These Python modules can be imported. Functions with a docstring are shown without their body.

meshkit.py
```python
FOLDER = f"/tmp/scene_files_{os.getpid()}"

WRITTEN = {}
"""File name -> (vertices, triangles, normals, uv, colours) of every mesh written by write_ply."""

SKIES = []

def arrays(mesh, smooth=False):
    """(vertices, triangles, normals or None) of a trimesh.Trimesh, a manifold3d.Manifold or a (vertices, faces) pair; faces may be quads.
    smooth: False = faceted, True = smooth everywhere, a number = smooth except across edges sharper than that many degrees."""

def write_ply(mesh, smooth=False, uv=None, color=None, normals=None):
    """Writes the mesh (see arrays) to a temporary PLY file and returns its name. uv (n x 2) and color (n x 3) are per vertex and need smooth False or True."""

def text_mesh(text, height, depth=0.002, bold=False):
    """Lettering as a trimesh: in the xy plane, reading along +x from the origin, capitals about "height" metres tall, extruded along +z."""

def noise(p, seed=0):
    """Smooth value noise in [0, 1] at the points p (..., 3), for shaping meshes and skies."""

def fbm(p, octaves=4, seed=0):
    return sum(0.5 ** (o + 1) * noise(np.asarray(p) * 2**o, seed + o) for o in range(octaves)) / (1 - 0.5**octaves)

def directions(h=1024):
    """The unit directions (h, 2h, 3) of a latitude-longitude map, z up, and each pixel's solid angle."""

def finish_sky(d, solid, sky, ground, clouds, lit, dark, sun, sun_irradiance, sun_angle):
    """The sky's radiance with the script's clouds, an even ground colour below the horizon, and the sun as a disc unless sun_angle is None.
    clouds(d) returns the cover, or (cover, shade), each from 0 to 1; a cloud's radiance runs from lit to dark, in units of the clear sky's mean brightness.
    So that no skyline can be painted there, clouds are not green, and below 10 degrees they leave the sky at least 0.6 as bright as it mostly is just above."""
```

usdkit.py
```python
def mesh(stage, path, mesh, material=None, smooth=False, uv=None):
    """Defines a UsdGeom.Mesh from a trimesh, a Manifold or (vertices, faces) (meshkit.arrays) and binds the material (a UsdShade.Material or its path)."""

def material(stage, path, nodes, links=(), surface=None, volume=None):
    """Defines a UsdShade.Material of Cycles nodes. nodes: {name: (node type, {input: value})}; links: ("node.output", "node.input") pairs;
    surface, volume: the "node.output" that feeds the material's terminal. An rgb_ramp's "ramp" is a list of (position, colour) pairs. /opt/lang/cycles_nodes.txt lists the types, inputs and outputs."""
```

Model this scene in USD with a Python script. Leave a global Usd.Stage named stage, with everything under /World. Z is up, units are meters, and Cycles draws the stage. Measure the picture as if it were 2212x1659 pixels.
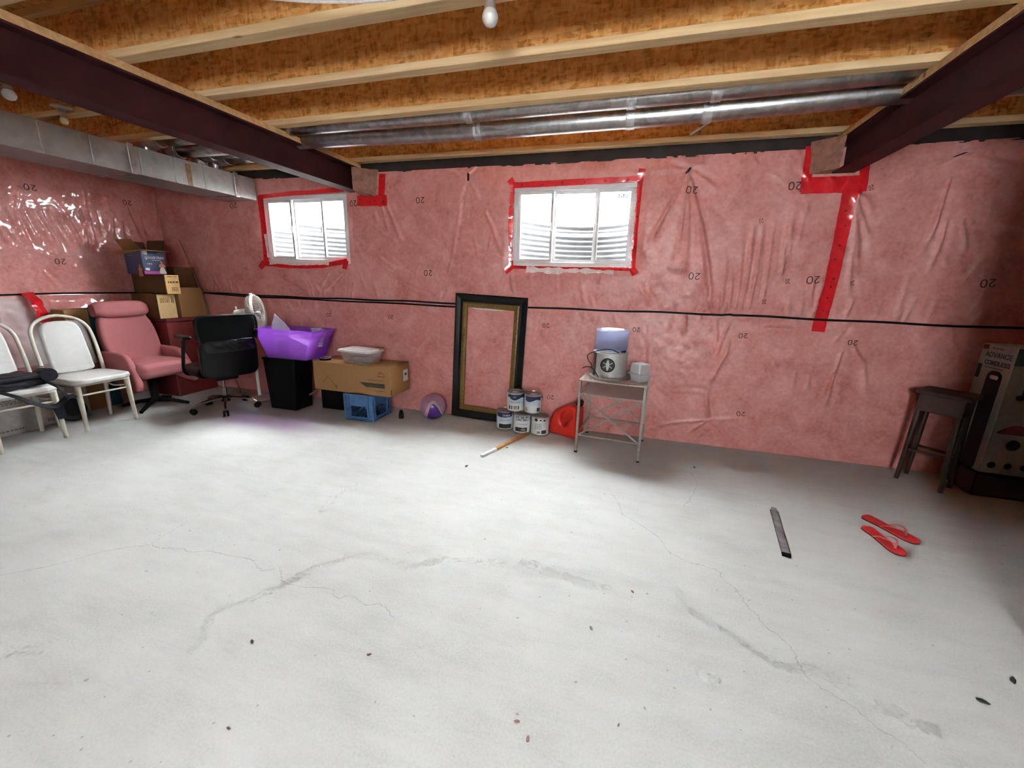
import math, random
import numpy as np, trimesh
import manifold3d as m3
from shapely.geometry import Polygon, Point, box as sbox
from pxr import Gf, Sdf, Usd, UsdGeom, UsdLux, UsdShade, Vt
import usdkit, meshkit

stage = Usd.Stage.CreateInMemory()
UsdGeom.SetStageUpAxis(stage, UsdGeom.Tokens.z)
UsdGeom.Xform.Define(stage, '/World')
UsdGeom.Scope.Define(stage, '/World/Looks')
PI = math.pi

# ------------------------------------------------------------------ camera, sky, exposure
CAM_H, FOCAL_PX, YAW, PITCH, ROLL = 1.42, 882.33, .280817, .248974, -.025441
EXPOSURE = 0.64
SKY = 23.0
def camera():
    f = np.array([-math.sin(YAW)*math.cos(PITCH), math.cos(YAW)*math.cos(PITCH), -math.sin(PITCH)])
    r = np.array([math.cos(YAW), math.sin(YAW), 0]); d = np.cross(f, r)
    r2 = math.cos(ROLL)*r + math.sin(ROLL)*d; d2 = -math.sin(ROLL)*r + math.cos(ROLL)*d
    m = np.eye(4); m[0, :3], m[1, :3], m[2, :3], m[3, :3] = r2, -d2, -f, (0, 0, CAM_H)
    c = UsdGeom.Camera.Define(stage, '/World/camera')
    c.AddTransformOp().Set(Gf.Matrix4d(*m.ravel().tolist()))
    c.CreateHorizontalApertureAttr(36.0); c.CreateVerticalApertureAttr(27.0)
    c.CreateFocalLengthAttr(36.0*FOCAL_PX/2212); c.CreateFStopAttr(0.0)
    c.CreateClippingRangeAttr((0.02, 200.0)); c.CreateExposureAttr(EXPOSURE)
camera()
dome = UsdLux.DomeLight.Define(stage, '/World/sky')          # bright, even overcast sky
dome.CreateIntensityAttr(SKY); dome.CreateColorAttr(Gf.Vec3f(0.95, 0.98, 1.0))

# ------------------------------------------------------------------ helpers: shapes
def cat(*ms):
    ms = [tm(m) for m in ms]
    return trimesh.util.concatenate(ms) if len(ms) > 1 else ms[0]
def tm(m):
    if isinstance(m, trimesh.Trimesh): return m
    if hasattr(m, 'to_mesh'):
        q = m.to_mesh(); return trimesh.Trimesh(np.array(q.vert_properties[:, :3]), np.array(q.tri_verts), process=False)
    v, f, _ = meshkit.arrays(m); return trimesh.Trimesh(v, f, process=False)
def hull(pts): return tm(m3.Manifold.hull_points(np.asarray(pts, float)))
def box(x0, x1, y0, y1, z0, z1, b=0.0):
    if b <= 0:
        m = trimesh.creation.box((x1-x0, y1-y0, z1-z0)); m.apply_translation(((x0+x1)/2, (y0+y1)/2, (z0+z1)/2)); return m
    P = []
    for ax in range(3):
        for sx in (0, 1):
            for sy in (0, 1):
                for sz in (0, 1):
                    q = [x1 if sx else x0, y1 if sy else y0, z1 if sz else z0]
                    s = (sx, sy, sz)
                    for k in range(3):
                        if k != ax: q[k] += -b if s[k] else b
                    P.append(q)
    return hull(P)
def rbox(x0, x1, y0, y1, z0, z1, r, n=10):
    """box with rounded edges"""
    s = trimesh.creation.icosphere(2, r).vertices
    P = [s + np.array((x, y, z)) for x in (x0+r, x1-r) for y in (y0+r, y1-r) for z in (z0+r, z1-r)]
    return hull(np.vstack(P))
def frustum(b0, b1, z0, z1, r=0.0):
    """b0, b1: (x0,x1,y0,y1) at z0 and z1, corners of radius r"""
    P = []
    for (xa, xb, ya, yb), z in ((b0, z0), (b1, z1)):
        for sx, x in ((-1, xa), (1, xb)):
            for sy, y in ((-1, ya), (1, yb)):
                if r <= 0: P.append((x, y, z))
                else:
                    for a in np.linspace(0, PI/2, 5):
                        P.append((x - sx*r + sx*r*math.cos(a), y - sy*r + sy*r*math.sin(a), z))
    return hull(P)
def frames(p, closed=False):
    p = np.asarray(p, float)
    t = (np.roll(p, -1, 0) - np.roll(p, 1, 0)) if closed else np.gradient(p, axis=0)
    t /= np.linalg.norm(t, axis=1, keepdims=True) + 1e-12
    a = np.cross(t[0], (0, 0, 1.0) if abs(t[0][2]) < .9 else (1.0, 0, 0)); a /= np.linalg.norm(a)
    A = []
    for k in range(len(p)):
        a = a - t[k]*(a@t[k]); a = a/(np.linalg.norm(a)+1e-12); A.append(a)
    A = np.array(A); return t, A, np.cross(t, A)
def sweep(p, prof, closed=False, caps=True):
    """prof: (n,2) closed profile, or list of one per point"""
    p = np.asarray(p, float); t, A, B = frames(p, closed)
    prof = [np.asarray(prof, float)]*len(p) if np.ndim(prof[0]) == 1 else [np.asarray(q, float) for q in prof]
    n = len(prof[0]); V = np.vstack([p[k] + prof[k][:, :1]*A[k] + prof[k][:, 1:]*B[k] for k in range(len(p))])
    F = []; L = len(p)
    for k in range(L if closed else L-1):
        o, q = k*n, ((k+1) % L)*n
        for j in range(n):
            i = (j+1) % n; F += [(o+j, q+j, q+i), (o+j, q+i, o+i)]
    if caps and not closed:
        V = np.vstack([V, p[0], p[-1]]); a, b = len(V)-2, len(V)-1
        for j in range(n):
            i = (j+1) % n; F += [(a, i, j), (b, (L-1)*n+j, (L-1)*n+i)]
    m = trimesh.Trimesh(V, np.array(F)[:, ::-1], process=False); return m
def circ(r, n=10, ry=None):
    a = np.arange(n)*2*PI/n; return np.stack([r*np.cos(a), (ry or r)*np.sin(a)], 1)
def spline(pts, n=8, closed=False):
    p = np.asarray(pts, float); L = len(p); out = []
    for k in range(L if closed else L-1):
        p0, p1, p2, p3 = (p[(k-1) % L] if closed or k > 0 else 2*p[0]-p[1]), p[k], p[(k+1) % L], (p[(k+2) % L] if closed or k+2 < L else 2*p[-1]-p[-2])
        for t in np.arange(n)/n:
            out.append(.5*(2*p1 + (p2-p0)*t + (2*p0-5*p1+4*p2-p3)*t*t + (3*p1-p0-3*p2+p3)*t**3))
    if not closed: out.append(p[-1])
    return np.array(out)
def tube(p, r, n=10, closed=False, smooth=0):
    if smooth: p = spline(p, smooth, closed)
    p = np.asarray(p, float)
    if np.ndim(r) > 0:
        rr = np.interp(np.linspace(0, 1, len(p)), np.linspace(0, 1, len(r)), r); return sweep(p, [circ(x, n) for x in rr], closed)
    return sweep(p, circ(r, n), closed)
def cyl(p0, p1, r0, r1=None, n=20):
    r1 = r0 if r1 is None else r1
    return sweep([p0, (np.array(p0, float)+np.array(p1, float))/2, p1], [circ(r0, n), circ((r0+r1)/2, n), circ(r1, n)])
def lathe(prof, n=32, c=(0, 0, 0)):
    """prof: (r,z) from bottom to top; closed at r=0 ends"""
    prof = np.asarray(prof, float); a = np.arange(n)*2*PI/n; V = []; F = []
    for r, z in prof: V += [(c[0]+r*math.cos(t), c[1]+r*math.sin(t), c[2]+z) for t in a]
    for k in range(len(prof)-1):
        for j in range(n):
            i = (j+1) % n; o = k*n
            F += [(o+j, o+i, o+n+i), (o+j, o+n+i, o+n+j)]
    m = trimesh.Trimesh(np.array(V), np.array(F), process=False)
    m.update_faces(m.area_faces > 1e-14); return m
def extr(poly, d, b=0.0, steps=2):
    """polygon in xy extruded along +z by d, edges rounded by b"""
    rings = [np.array(poly.exterior.coords)[:-1]] + [np.array(i.coords)[:-1] for i in poly.interiors]
    if b <= 0: return tm(m3.CrossSection(rings, m3.FillRule.EvenOdd).extrude(d))
    def inset(ring, t, hole):
        e = np.roll(ring, -1, 0) - ring; e /= np.linalg.norm(e, axis=1, keepdims=True) + 1e-12; n = np.stack([-e[:, 1], e[:, 0]], 1)
        m = n + np.roll(n, 1, 0); m /= np.maximum((m*m).sum(1, keepdims=True)/2, .35)
        area = .5*np.sum(ring[:, 0]*np.roll(ring[:, 1], -1) - np.roll(ring[:, 0], -1)*ring[:, 1])
        return ring + m*t*(1 if (area > 0) != hole else -1)
    a = np.linspace(0, PI/2, steps+1); prof = [(b*(1-math.sin(x)), b*(1-math.cos(x))) for x in a]; prof += [(i, d-z) for i, z in prof[::-1]]
    V, F, off = [], [], 0
    for h, ring in enumerate(rings):
        n = len(ring); L = [np.hstack([inset(ring, i, h > 0), np.full((n, 1), z)]) for i, z in prof]; V += L
        j = np.arange(n); k = (j+1) % n
        for r in range(len(L)-1):
            o, q = off+r*n, off+(r+1)*n; F += [np.stack([o+j, o+k, q+k], 1), np.stack([o+j, q+k, q+j], 1)]
        off += n*len(L)
    cp = Polygon(inset(rings[0], b, False), [inset(r, b, True) for r in rings[1:]])
    v2, f2 = trimesh.creation.triangulate_polygon(cp if cp.is_valid else cp.buffer(0), engine='earcut')
    for z in (0, d): V.append(np.hstack([v2, np.full((len(v2), 1), z)])); F.append(f2 + off); off += len(v2)
    m = trimesh.Trimesh(np.vstack(V), np.vstack(F), process=True); m.merge_vertices(digits_vertex=6); trimesh.repair.fix_normals(m)
    return m
def rect(x0, x1, y0, y1, r=0, seg=6):
    if r <= 0: return sbox(x0, y0, x1, y1)
    return sbox(x0+r, y0+r, x1-r, y1-r).buffer(r, quad_segs=seg)
def T(m, loc=(0, 0, 0), rx=0, ry=0, rz=0, s=1.0):
    m = tm(m).copy()
    if s != 1.0: m.apply_scale(s)
    for ang, ax in ((rx, (1, 0, 0)), (ry, (0, 1, 0)), (rz, (0, 0, 1))):
        if ang: m.apply_transform(trimesh.transformations.rotation_matrix(ang, ax))
    m.apply_translation(loc); return m
def B(m, M):
    m = tm(m).copy(); m.apply_transform(M); return m
def axes(o, x, y):
    """matrix whose columns are x, y, x cross y at origin o"""
    x = np.array(x, float); y = np.array(y, float); x /= np.linalg.norm(x); y = y - x*(x@y); y /= np.linalg.norm(y)
    M = np.eye(4); M[:3, 0], M[:3, 1], M[:3, 2], M[:3, 3] = x, y, np.cross(x, y), o; return M
def jitter(m, amp, freq, seed=0):
    m = tm(m).copy(); v = np.array(m.vertices)
    for k in range(3): v[:, k] += amp*(meshkit.fbm(v*freq + 17*k, 3, seed+k)-.5)*2
    m.vertices = v; return m
def sub(m, l): 
    v, f = trimesh.remesh.subdivide_to_size(m.vertices, m.faces, l); return trimesh.Trimesh(v, f, process=True)

def blocks(w, h, rows, seed, fill=.75):
    """unreadably small print: rows of short bars"""
    rng = random.Random(seed); out = []; rh = h/rows
    for r in range(rows):
        x = -w/2
        while x < w/2 - .002:
            l = min(rng.uniform(.25, 1.0)*rh*1.6, w/2-x); out.append(box(x, x+l*fill, h/2-(r+1)*rh+rh*.25, h/2-r*rh-rh*.1, 0, .0004)); x += l + rh*.25
    return cat(*out)

# ------------------------------------------------------------------ helpers: prims
used = {}
def numbered(parent, name):
    k = (parent, name); used[k] = used.get(k, -1) + 1
    return name if used[k] == 0 else f'{name}_{used[k]:03d}'
def keys(prim, label=None, category=None, group=None, kind=None):
    for k, v in (('label', label), ('category', category), ('group', group), ('kind', kind)):
        if v: prim.SetCustomDataByKey(k, v)
def thing(name, label=None, category=None, loc=(0, 0, 0), rz=0.0, group=None, kind=None):
    x = UsdGeom.Xform.Define(stage, '/World/' + numbered('/World', name))
    x.AddTranslateOp().Set(Gf.Vec3d(*map(float, loc)))
    if rz: x.AddRotateZOp().Set(math.degrees(rz))
    keys(x.GetPrim(), label, category, group, kind); return x.GetPrim()
PRINTS = {'lettering', 'small_print', 'printed_logo', 'printed_banner', 'printed_drawing', 'printed_panel', 'printed_disc', 'printed_badge', 'printed_figure', 'label_photo', 'label_band', 'label_panel', 'paint_blotch', 'shipping_label', 'corner_print', 'red_badge',
          'side_photo', 'appliance_picture', 'picture_handle', 'red_swoosh', 'purple_stripe', 'hand_hole', 'print', 'printed_patch', 'rusty_patch'}
ON = {'pane': ('sash',), 'caster': ('base_arm',), 'caster_stem': ('base_arm',), 'foil_tape': ('collar',), 'spoke': ('medallion',), 'hub': ('medallion', ''), 'medallion_rim': ('medallion',), 'top_edge_trim': ('backrest',), 'back_frame': ('backrest',), 'foot': ('leg',), 'lid_sticker': ('lid',), 'lid_boss': ('tank_lid',)}
BODY = {'carton', 'carton_body', 'package_wall', 'label', 'tape_strip', 'insulation_blanket', 'ball_skin', 'bin_wall', 'section'}
last = {}
def part(name, mesh, mat, parent=None, smooth=35, label=None, kind=None, **kw):
    pp = '/World' if parent is None else str(parent.GetPath())
    if parent is not None and parent.GetPath().pathElementCount == 2:        # what is printed on, or sits in, a part is that part's child
        hold = last.get((pp, 'body')) if name in PRINTS else next((last[(pp, h)] for h in ON.get(name, ()) if (pp, h) in last), None)
        if hold: pp = hold
        q = part_raw(pp, name, mesh, mat, smooth, label, kind, **kw); w = str(q.GetPath())
        if not hold:
            last[(str(parent.GetPath()), name)] = w
            if name in BODY: last[(str(parent.GetPath()), 'body')] = w
        return q
    return part_raw(pp, name, mesh, mat, smooth, label, kind, **kw)
def part_raw(pp, name, mesh, mat, smooth, label, kind, **kw):
    m = usdkit.mesh(stage, pp + '/' + numbered(pp, name), mesh, mat, smooth)
    keys(m.GetPrim(), label, kind=kind, **kw); return m.GetPrim()
def single(name, mesh, mat, label, category, group=None, smooth=35, loc=(0, 0, 0), rz=0.0, kind=None):
    p = part(name, mesh, mat, None, smooth, label, kind, category=category, group=group)
    x = UsdGeom.Xformable(p); x.AddTranslateOp().Set(Gf.Vec3d(*map(float, loc)))
    if rz: x.AddRotateZOp().Set(math.degrees(rz))
    return p
def copy_of(root, loc, rz=0.0, label=None, group=None):
    was = root.GetCustomData()
    nm = root.GetName()
    r = thing(nm, label or was['label'], was['category'], loc, rz, group or was.get('group'))
    r.GetReferences().AddInternalReference(root.GetPath()); r.SetInstanceable(True)
    return r

# ------------------------------------------------------------------ helpers: materials
def srgb(r, g, b): return tuple(((c/255)/12.92 if c/255 <= .04045 else ((c/255+.055)/1.055)**2.4) for c in (r, g, b))
def simple(name, col, rough=.5, metal=0.0, spec=.5, vary=.12, scale=30.0, bump=0.0, coat=0.0, **kw):
    """one colour with a little procedural mottling"""
    c = np.array(col); lo, hi = tuple(np.clip(c*(1-vary), 0, 1)), tuple(np.clip(c*(1+vary), 0, 1))
    nodes = {'tc': ('texture_coordinate', {}), 'n': ('noise_texture', {'scale': scale, 'detail': 2.0, 'roughness': .6}),
             'r': ('rgb_ramp', {'ramp': [(.3, lo), (.7, hi)]}),
             'p': ('principled_bsdf', {'roughness': rough, 'metallic': metal, 'specular_ior_level': spec, 'coat_weight': coat, **kw})}
    links = [('tc.object', 'n.vector'), ('n.fac', 'r.fac'), ('r.color', 'p.base_color')]
    if bump:
        nodes['b'] = ('bump', {'strength': bump, 'distance': .002}); links += [('n.fac', 'b.height'), ('b.normal', 'p.normal')]
    return usdkit.material(stage, '/World/Looks/' + name, nodes, links, 'p.BSDF')
def film(name, col, fac=.85, rough=.1, tint=(1, 1, 1)):
    """thin clear plastic: mostly see-through, some gloss"""
    return usdkit.material(stage, '/World/Looks/' + name, {
        't': ('transparent_bsdf', {'color': tint}), 'd': ('principled_bsdf', {'base_color': col, 'roughness': max(rough, .22), 'specular_ior_level': .6}),
        'm': ('mix_closure', {'fac': 1-fac})}, [('t.BSDF', 'm.closure1'), ('d.BSDF', 'm.closure2')], 'm.closure')
def pane(name, tint=(1, 1, 1)):
    return usdkit.material(stage, '/World/Looks/' + name, {
        't': ('transparent_bsdf', {'color': tint}), 'g': ('glossy_bsdf', {'roughness': .02, 'color': (1, 1, 1)}),
        'm': ('mix_closure', {'fac': .05})}, [('t.BSDF', 'm.closure1'), ('g.BSDF', 'm.closure2')], 'm.closure')

def osb(name, a, b, c):
    """oriented strand board: flakes of three tones"""
    return usdkit.material(stage, '/World/Looks/' + name, {
        'g': ('geometry', {}), 'm': ('mapping', {'scale': (22.0, 30.0, 64.0), 'rotation': (.0, .25, .0)}), 'm2': ('mapping', {'scale': (64.0, 30.0, 24.0), 'rotation': (.0, -.3, .0)}),
        'v': ('voronoi_texture', {'scale': 1.0, 'randomness': 1.0}), 'v2': ('voronoi_texture', {'scale': 1.0}), 'n': ('noise_texture', {'scale': 5.0, 'detail': 2.0, 'roughness': .7}),
        's': ('separate_color', {}), 's2': ('separate_color', {}),
        'k': ('math', {'math_type': 'multiply_add', 'value2': .42, 'value3': 0.0}), 'k2': ('math', {'math_type': 'multiply_add', 'value2': .38}), 'k3': ('math', {'math_type': 'multiply_add', 'value2': .35}),
        'r': ('rgb_ramp', {'ramp': [(.2, a), (.5, b), (.85, c)]}), 'p': ('diffuse_bsdf', {})},
        [('g.position', 'm.vector'), ('g.position', 'm2.vector'), ('m.vector', 'v.vector'), ('m2.vector', 'v2.vector'), ('g.position', 'n.vector'), ('v.color', 's.color'), ('v2.color', 's2.color'),
         ('s.r', 'k.value1'), ('s2.r', 'k2.value1'), ('k.value', 'k2.value3'), ('n.fac', 'k3.value1'), ('k2.value', 'k3.value3'), ('k3.value', 'r.fac'), ('r.color', 'p.color')], 'p.BSDF')
def lumber(name, a, b):
    return usdkit.material(stage, '/World/Looks/' + name, {
        'g': ('geometry', {}), 'm': ('mapping', {'scale': (1.2, 22.0, 22.0)}), 'n': ('noise_texture', {'scale': 1.6, 'detail': 2.0, 'roughness': .6, 'distortion': .5}),
        'v': ('voronoi_texture', {'scale': 3.1}), 'vr': ('rgb_ramp', {'ramp': [(.0, (.30, .18, .10)), (.05, (.5, .36, .24)), (.085, (1, 1, 1))]}), 'mm': ('mapping', {'scale': (.6, 1.6, 1.6)}),
        'r': ('rgb_ramp', {'ramp': [(.3, a), (.65, b)]}), 'x': ('mix', {'mix_type': 'multiply', 'fac': 1.0}), 'p': ('diffuse_bsdf', {})},
        [('g.position', 'm.vector'), ('m.vector', 'n.vector'), ('g.position', 'mm.vector'), ('mm.vector', 'v.vector'), ('v.distance', 'vr.fac'), ('n.fac', 'r.fac'), ('r.color', 'x.color1'), ('vr.color', 'x.color2'), ('x.color', 'p.color')], 'p.BSDF')
def galvanized(name, lo, hi, rough):
    return usdkit.material(stage, '/World/Looks/' + name, {
        'g': ('geometry', {}), 'v': ('voronoi_texture', {'scale': 26.0}), 'n': ('noise_texture', {'scale': 7.0, 'detail': 4.0}), 's': ('separate_color', {}), 'k': ('math', {'math_type': 'multiply_add', 'value2': .45}),
        'k2': ('math', {'math_type': 'multiply_add', 'value2': .55, 'value3': 0.0}),
        'r': ('rgb_ramp', {'ramp': [(.2, lo), (.8, hi)]}), 'rr': ('rgb_ramp', {'ramp': [(.2, (rough*.95,)*3), (.8, (rough*1.1,)*3)]}), 'p': ('principled_bsdf', {'metallic': 1.0})},
        [('g.position', 'v.vector'), ('g.position', 'n.vector'), ('v.color', 's.color'), ('n.fac', 'k2.value1'), ('k2.value', 'k.value3'), ('s.r', 'k.value1'), ('k.value', 'r.fac'), ('k.value', 'rr.fac'), ('r.color', 'p.base_color'), ('rr.color', 'p.roughness')], 'p.BSDF')

# pink glass-fibre blanket seen through a clear glossy film
def blanket(name, ramp, coat=.55, coat_rough=.34):
    return usdkit.material(stage, '/World/Looks/' + name, {
        'g': ('geometry', {}), 'n': ('noise_texture', {'scale': 4.5, 'detail': 4.0, 'roughness': .62, 'distortion': .6}), 'n2': ('noise_texture', {'scale': 38.0, 'detail': 1.0, 'roughness': .6}),
        'k': ('math', {'math_type': 'multiply_add', 'value2': .3}), 'k2': ('math', {'math_type': 'multiply_add', 'value2': .7, 'value3': 0.0}), 'r': ('rgb_ramp', {'ramp': ramp}),
        'p': ('principled_bsdf', {'roughness': .55, 'specular_ior_level': .35, 'coat_weight': coat, 'coat_roughness': coat_rough, 'coat_ior': 1.5})},
        [('g.position', 'n.vector'), ('g.position', 'n2.vector'), ('n.fac', 'k2.value1'), ('k2.value', 'k.value3'), ('n2.fac', 'k.value1'), ('k.value', 'r.fac'), ('r.color', 'p.base_color')], 'p.BSDF')
PINK = [(.25, (.46, .13, .115)), (.42, (.66, .24, .215)), (.6, (.76, .33, .30)), (.8, (.84, .45, .42))]
M_pink = blanket('pink_blanket', PINK)
M_pink_left = blanket('pink_blanket_glossier', PINK, 1.0, .08)
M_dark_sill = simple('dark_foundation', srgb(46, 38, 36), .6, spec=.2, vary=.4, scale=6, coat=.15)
M_osb = osb('strand_board', (.48, .21, .052), (.78, .375, .105), (.90, .54, .21))
M_lumber = lumber('pine_flange', (.74, .50, .24), (.88, .68, .40))
M_lumber_y = lumber('pine_plank', (.60, .36, .15), (.76, .52, .27))
M_red_steel = simple('oxide_red_steel', (.040, .010, .011), .6, spec=.15, vary=.3, scale=5)
M_galv = galvanized('galvanized_sheet', (.74, .76, .77), (.86, .88, .88), .30)
M_galv_dull = galvanized('dull_galvanized_sheet', (.48, .49, .47), (.60, .61, .59), .5)
M_tape = simple('red_sheathing_tape', (.70, .012, .018), .28, vary=.12, scale=18, coat=.5)
M_tape_ink = simple('tape_print', (.10, .006, .006), .5)
M_ink = simple('black_print', (.075, .035, .035), .5, spec=.2)
M_white_vinyl = simple('white_vinyl', (.80, .80, .80), .35, vary=.03)
M_glass = pane('window_pane', (.96, .97, .98))
M_reveal = simple('taped_white_film', (.78, .62, .62), .35, vary=.1, scale=14, coat=.6)
M_black = simple('black_plastic', (.004, .004, .0045), .5, spec=.15, vary=.2)
M_black_strap = simple('black_strap', (.006, .005, .008), .6, spec=.12, vary=.2)
M_white = simple('white_plastic', (.74, .73, .70), .4, vary=.04)
M_steel_well = simple('weathered_well_steel', (.075, .078, .082), .6, vary=.25, scale=6)
M_ground_out = simple('outdoor_gravel', (.45, .43, .40), .9, vary=.3, scale=60)

# concrete: pale grey, trowel clouds, specks and scratches
M_floor = usdkit.material(stage, '/World/Looks/concrete_slab', {
    'g': ('geometry', {}), 'n': ('noise_texture', {'scale': 1.3, 'detail': 4.0, 'roughness': .62, 'distortion': .4}), 'm': ('mapping', {'scale': (3.0, 11.0, 1.0), 'rotation': (0, 0, .35)}),
    'n2': ('noise_texture', {'scale': 1.0, 'detail': 4.0, 'roughness': .7}), 'n3': ('noise_texture', {'scale': 120.0, 'detail': 0.0}),
    'k': ('math', {'math_type': 'multiply_add', 'value2': .45, 'value3': 0.0}), 'k2': ('math', {'math_type': 'multiply_add', 'value2': .35}), 'k3': ('math', {'math_type': 'multiply_add', 'value2': .2}),
    'r': ('rgb_ramp', {'ramp': [(.28, (.475, .485, .46)), (.5, (.60, .612, .588)), (.7, (.675, .69, .67))]}),
    'sp': ('noise_texture', {'scale': 46.0, 'detail': 0.0}), 'sr': ('rgb_ramp', {'ramp': [(.135, (.45, .42, .40)), (.175, (1, 1, 1))]}), 'x': ('mix', {'mix_type': 'multiply', 'fac': .6}),
    'p': ('diffuse_bsdf', {})},
    [('g.position', 'n.vector'), ('g.position', 'm.vector'), ('m.vector', 'n2.vector'), ('g.position', 'n3.vector'), ('n.fac', 'k.value1'), ('k.value', 'k2.value3'), ('n2.fac', 'k2.value1'), ('k2.value', 'k3.value3'), ('n3.fac', 'k3.value1'), ('k3.value', 'r.fac'),
     ('g.position', 'sp.vector'), ('sp.fac', 'sr.fac'), ('r.color', 'x.color1'), ('sr.color', 'x.color2'), ('x.color', 'p.color')], 'p.BSDF')
M_crack = simple('crack_shadow', (.42, .41, .39), .9, vary=.15)
M_sticker_film = film('window_sticker', (.55, .58, .60), .55, .3); M_sticker_ink = simple('sticker_ink', (.25, .27, .29), .6)

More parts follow.
